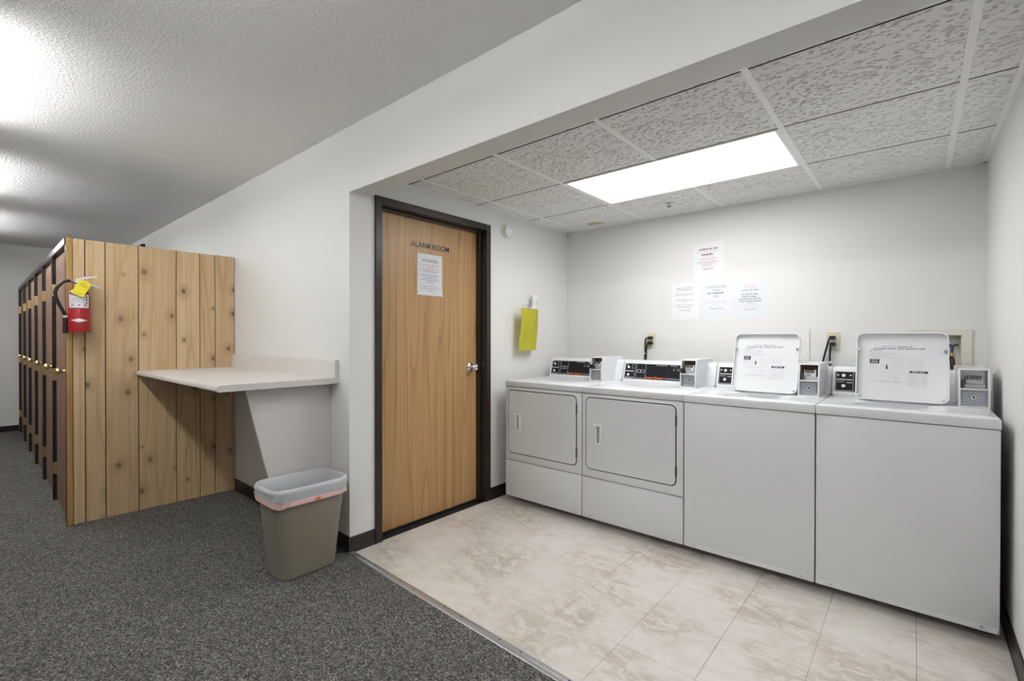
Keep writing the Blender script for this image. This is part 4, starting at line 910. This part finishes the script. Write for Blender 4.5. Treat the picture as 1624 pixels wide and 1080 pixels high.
def washer(i, label, lid, lean, coin):
    x0, x1 = MX[i], MX[i+1]; g_ = 0.0022
    m = thing('washer', ((x0+x1)/2, (YF+YB)/2, 0), label, 'washer', GRP)
    shell(x0, x1, m, 0); feet(x0, x1, m)
    lx0, lx1 = lid; top_cap(x0, x1, m, (lx0+0.012, lx1-0.012, 1.330, 1.600))
    bm = B(x0+g_, x1-g_, YF, YF+0.012, ZB, ZS-0.0035, bev=0.005, seg=2); obj('front_panel', bm, 'enamel_white', m, smooth=True)
    obj('kick_edge', B(x0+g_+0.004, x1-g_-0.004, YF-0.0015, YF+0.004, ZB+0.002, ZB+0.026, bev=0.001, seg=1), 'enamel_white', m)
    base_screws(x0, x1, m)
    co, fr = console(x0, x1, m, 0); vh = 0.1278
    bm = NB(); plate(bm, fr, [(0.016, 0.004), (coin[0]-x0-0.03, 0.004), (coin[0]-x0-0.03, vh-0.010), (0.016, vh-0.010)], 0.0006, 0.0022); ov = obj('control_panel', bm, 'black_panel', co); ov['label'] = 'black control panel'
    N_ = 0.0026; bm = NB(); V = lambda f: 0.004+f*(vh-0.014)
    for a in (0.019, 0.100, 0.116): strip(bm, fr, a, a+0.0025, V(0.03), V(0.97), N_)
    strip(bm, fr, 0.018, 0.102, V(0.02), V(0.05), N_); strip(bm, fr, 0.024, 0.096, V(0.56), V(0.63), N_); strip(bm, fr, 0.024, 0.06, V(0.46), V(0.49), N_); strip(bm, fr, 0.07, 0.096, V(0.42), V(0.47), N_)
    for k in range(3): outline(bm, fr, 0.124, 0.146, V(0.12+0.22*k), V(0.28+0.22*k), 0.002, N_)
    strip(bm, fr, 0.126, 0.144, V(0.83), V(0.88), N_); obj('panel_lines', bm, 'panel_line', ov)['kind'] = 'stuff'
    bm = NB()
    for (a, b_) in ((0.056, 0.80), (0.056, 0.27)):
        lathe(bm, fr.p(a, V(b_), N_), fr.n, [(0, 0.010), (0.005, 0.008)], n=12)
    for (a, b_) in ((0.030, 0.82), (0.088, 0.82)): lathe(bm, fr.p(a, V(b_), N_), fr.n, [(0, 0.005), (0.002, 0.004)], n=8)
    obj('indicator_lamps', bm, 'panel_white', ov)['kind'] = 'stuff'
    coin_box(coin[0], coin[1], m, False)
    # open lid, inside face towards the room
    zl = 0.3425; FL = Frame((lx0, 1.600, ZT+0.003), (1, 0, 0), (0, lean, zl)); wl_, hl = lx1-lx0, math.hypot(lean, zl)
    o1, i1 = rrect(0, wl_, 0, hl, 0.032, 6), rrect(0.006, wl_-0.006, 0.006, hl-0.006, 0.027, 6)
    bm = NB(); plate(bm, FL, o1, -0.004, 0.0); ring(bm, FL, o1, i1, 0.0, 0.018); lidp = obj('lid', bm, 'enamel_white', m, smooth=True); lidp['label'] = 'open white lid with printed instructions'
    for (a, b_, r_, mm) in ((wl_-0.012, hl*0.735, 0.0065, 'grey_plastic'), (0.013, hl*0.745, 0.0055, 'plastic_white'), (wl_-0.022, 0.022, 0.006, 'plastic_white'), (0.016, 0.022, 0.0055, 'plastic_white')):
        bm = NB(); lathe(bm, FL.p(a, b_, 0.0002), FL.n, [(0, r_), (0.019, r_), (0.021, r_*0.7)], n=14); obj('lid_bumper', bm, mm, lidp)
    n_ = 0.0007; U = lambda f: f*wl_
    Vv = lambda f: f*hl
    bg, bl, bp_ = NB(), NB(), NB()
    text_bm(bg, FL, 'IMPORTANT', U(0.37), Vv(0.788), 0.0085, n=n_, width=0.15*wl_); words(bg, FL, U(0.56), Vv(0.788), 0.19*wl_, 0.008, n=n_, seed=i)
    words(bg, FL, U(0.33), Vv(0.758), 0.26*wl_, 0.0085, n=n_, seed=i+1); words(bg, FL, U(0.62), Vv(0.758), 0.30*wl_, 0.0085, n=n_, seed=i+2)
    text_bm(bg, FL, 'WARNING', U(0.245), Vv(0.728), 0.0085, n=n_, width=0.105*wl_); bg.faces.new([bg.verts.new(FL.p(U(a), Vv(b_), n_)) for a, b_ in ((0.158, 0.728), (0.180, 0.728), (0.169, 0.752))])
    for k, (a, b_, wd_) in enumerate(((0.30, 0.702, 0.26), (0.31, 0.680, 0.32), (0.27, 0.658, 0.22), (0.33, 0.636, 0.36))): words(bp_, FL, U(a), Vv(b_), wd_*wl_, 0.004, n=n_, seed=k)
    strip(bp_, FL, U(0.20), U(0.80), Vv(0.622), Vv(0.626), n_)
    strip(bl, FL, U(0.160), U(0.268), Vv(0.545), Vv(0.610), n_)
    text_bm(bp_, FL, 'QUICK', U(0.214), Vv(0.580), 0.009, n=n_+0.0004, width=0.07*wl_); words(bp_, FL, U(0.214), Vv(0.558), 0.075*wl_, 0.006, n=n_+0.0004, seed=2)
    for k in range(3): words(bp_, FL, U(0.20), Vv(0.520-0.022*k), 0.09*wl_, 0.004, n=n_, seed=k+8)
    # pictograms: bottle, cup, basket, agitator, clothes
    def circ(bm, a, b_, r_, t_=0.0012, e=1.0):
        N = 18
        for q_ in range(N):
            a0, a1 = 2*math.pi*q_/N, 2*math.pi*(q_+1)/N
            bm.faces.new([bm.verts.new(FL.p(U(a)+rr_*math.cos(x_), Vv(b_)+rr_*e*math.sin(x_), n_)) for rr_, x_ in ((r_, a0), (r_, a1), (r_-t_, a1), (r_-t_, a0))])
    bl.faces.new([bl.verts.new(FL.p(U(0.352)+a, Vv(0.50)+b_, n_)) for a, b_ in ((-0.004, -0.012), (0.004, -0.012), (0.003, 0.004), (0.0, 0.016), (-0.003, 0.004))])
    outline(bp_, FL, U(0.300), U(0.325), Vv(0.465), Vv(0.535), 0.0012, n_); outline(bp_, FL, U(0.425), U(0.52), Vv(0.465), Vv(0.56), 0.0012, n_); circ(bp_, 0.475, 0.52, 0.013); circ(bp_, 0.66, 0.545, 0.026, e=0.55); circ(bp_, 0.69, 0.54, 0.012); circ(bp_, 0.645, 0.55, 0.009)
    outline(bp_, FL, U(0.155), U(0.535), Vv(0.418), Vv(0.422), 0.0014, n_)
    strip(bl, FL, U(0.600), U(0.790), Vv(0.418), Vv(0.448), n_); words(bp_, FL, U(0.695), Vv(0.425), 0.14*wl_, 0.006, n=n_+0.0004, seed=12)
    circ(bp_, 0.42, 0.350, 0.022, e=0.4); circ(bp_, 0.25, 0.355, 0.020, e=0.4); circ(bg, 0.445, 0.345, 0.005)
    for k in range(4):
        words(bp_, FL, U(0.63), Vv(0.385-0.045*k), 0.11*wl_, 0.004, n=n_, seed=k+20); circ(bp_, 0.755, 0.392-0.045*k, 0.007, e=0.7); strip(bp_, FL, U(0.58), U(0.79), Vv(0.370-0.045*k), Vv(0.373-0.045*k), n_)
    words(bp_, FL, U(0.34), Vv(0.275), 0.36*wl_, 0.005, n=n_, seed=31); words(bp_, FL, U(0.46), Vv(0.250), 0.06*wl_, 0.004, n=n_, seed=33); strip(bp_, FL, U(0.16), U(0.53), Vv(0.288), Vv(0.291), n_)
    obj('lid_print', bg, 'grey_print', lidp)['kind'] = 'stuff'; obj('lid_print', bl, 'black_print', lidp)['kind'] = 'stuff'; obj('lid_print', bp_, 'pale_print', lidp)['kind'] = 'stuff'
    return m
dryer(0, 'white coin dryer nearest the wooden door', 0)
dryer(1, 'white coin dryer standing directly left of the washers', 0)
washer(2, 'white top-loading washer with open lid right beside a dryer', (1.612, 1.960), 0.105, (1.967, 2.067))
washer(3, 'white top-loading washer with open lid next to the right wall', (2.223, 2.586), 0.085, (2.615, 2.7205))
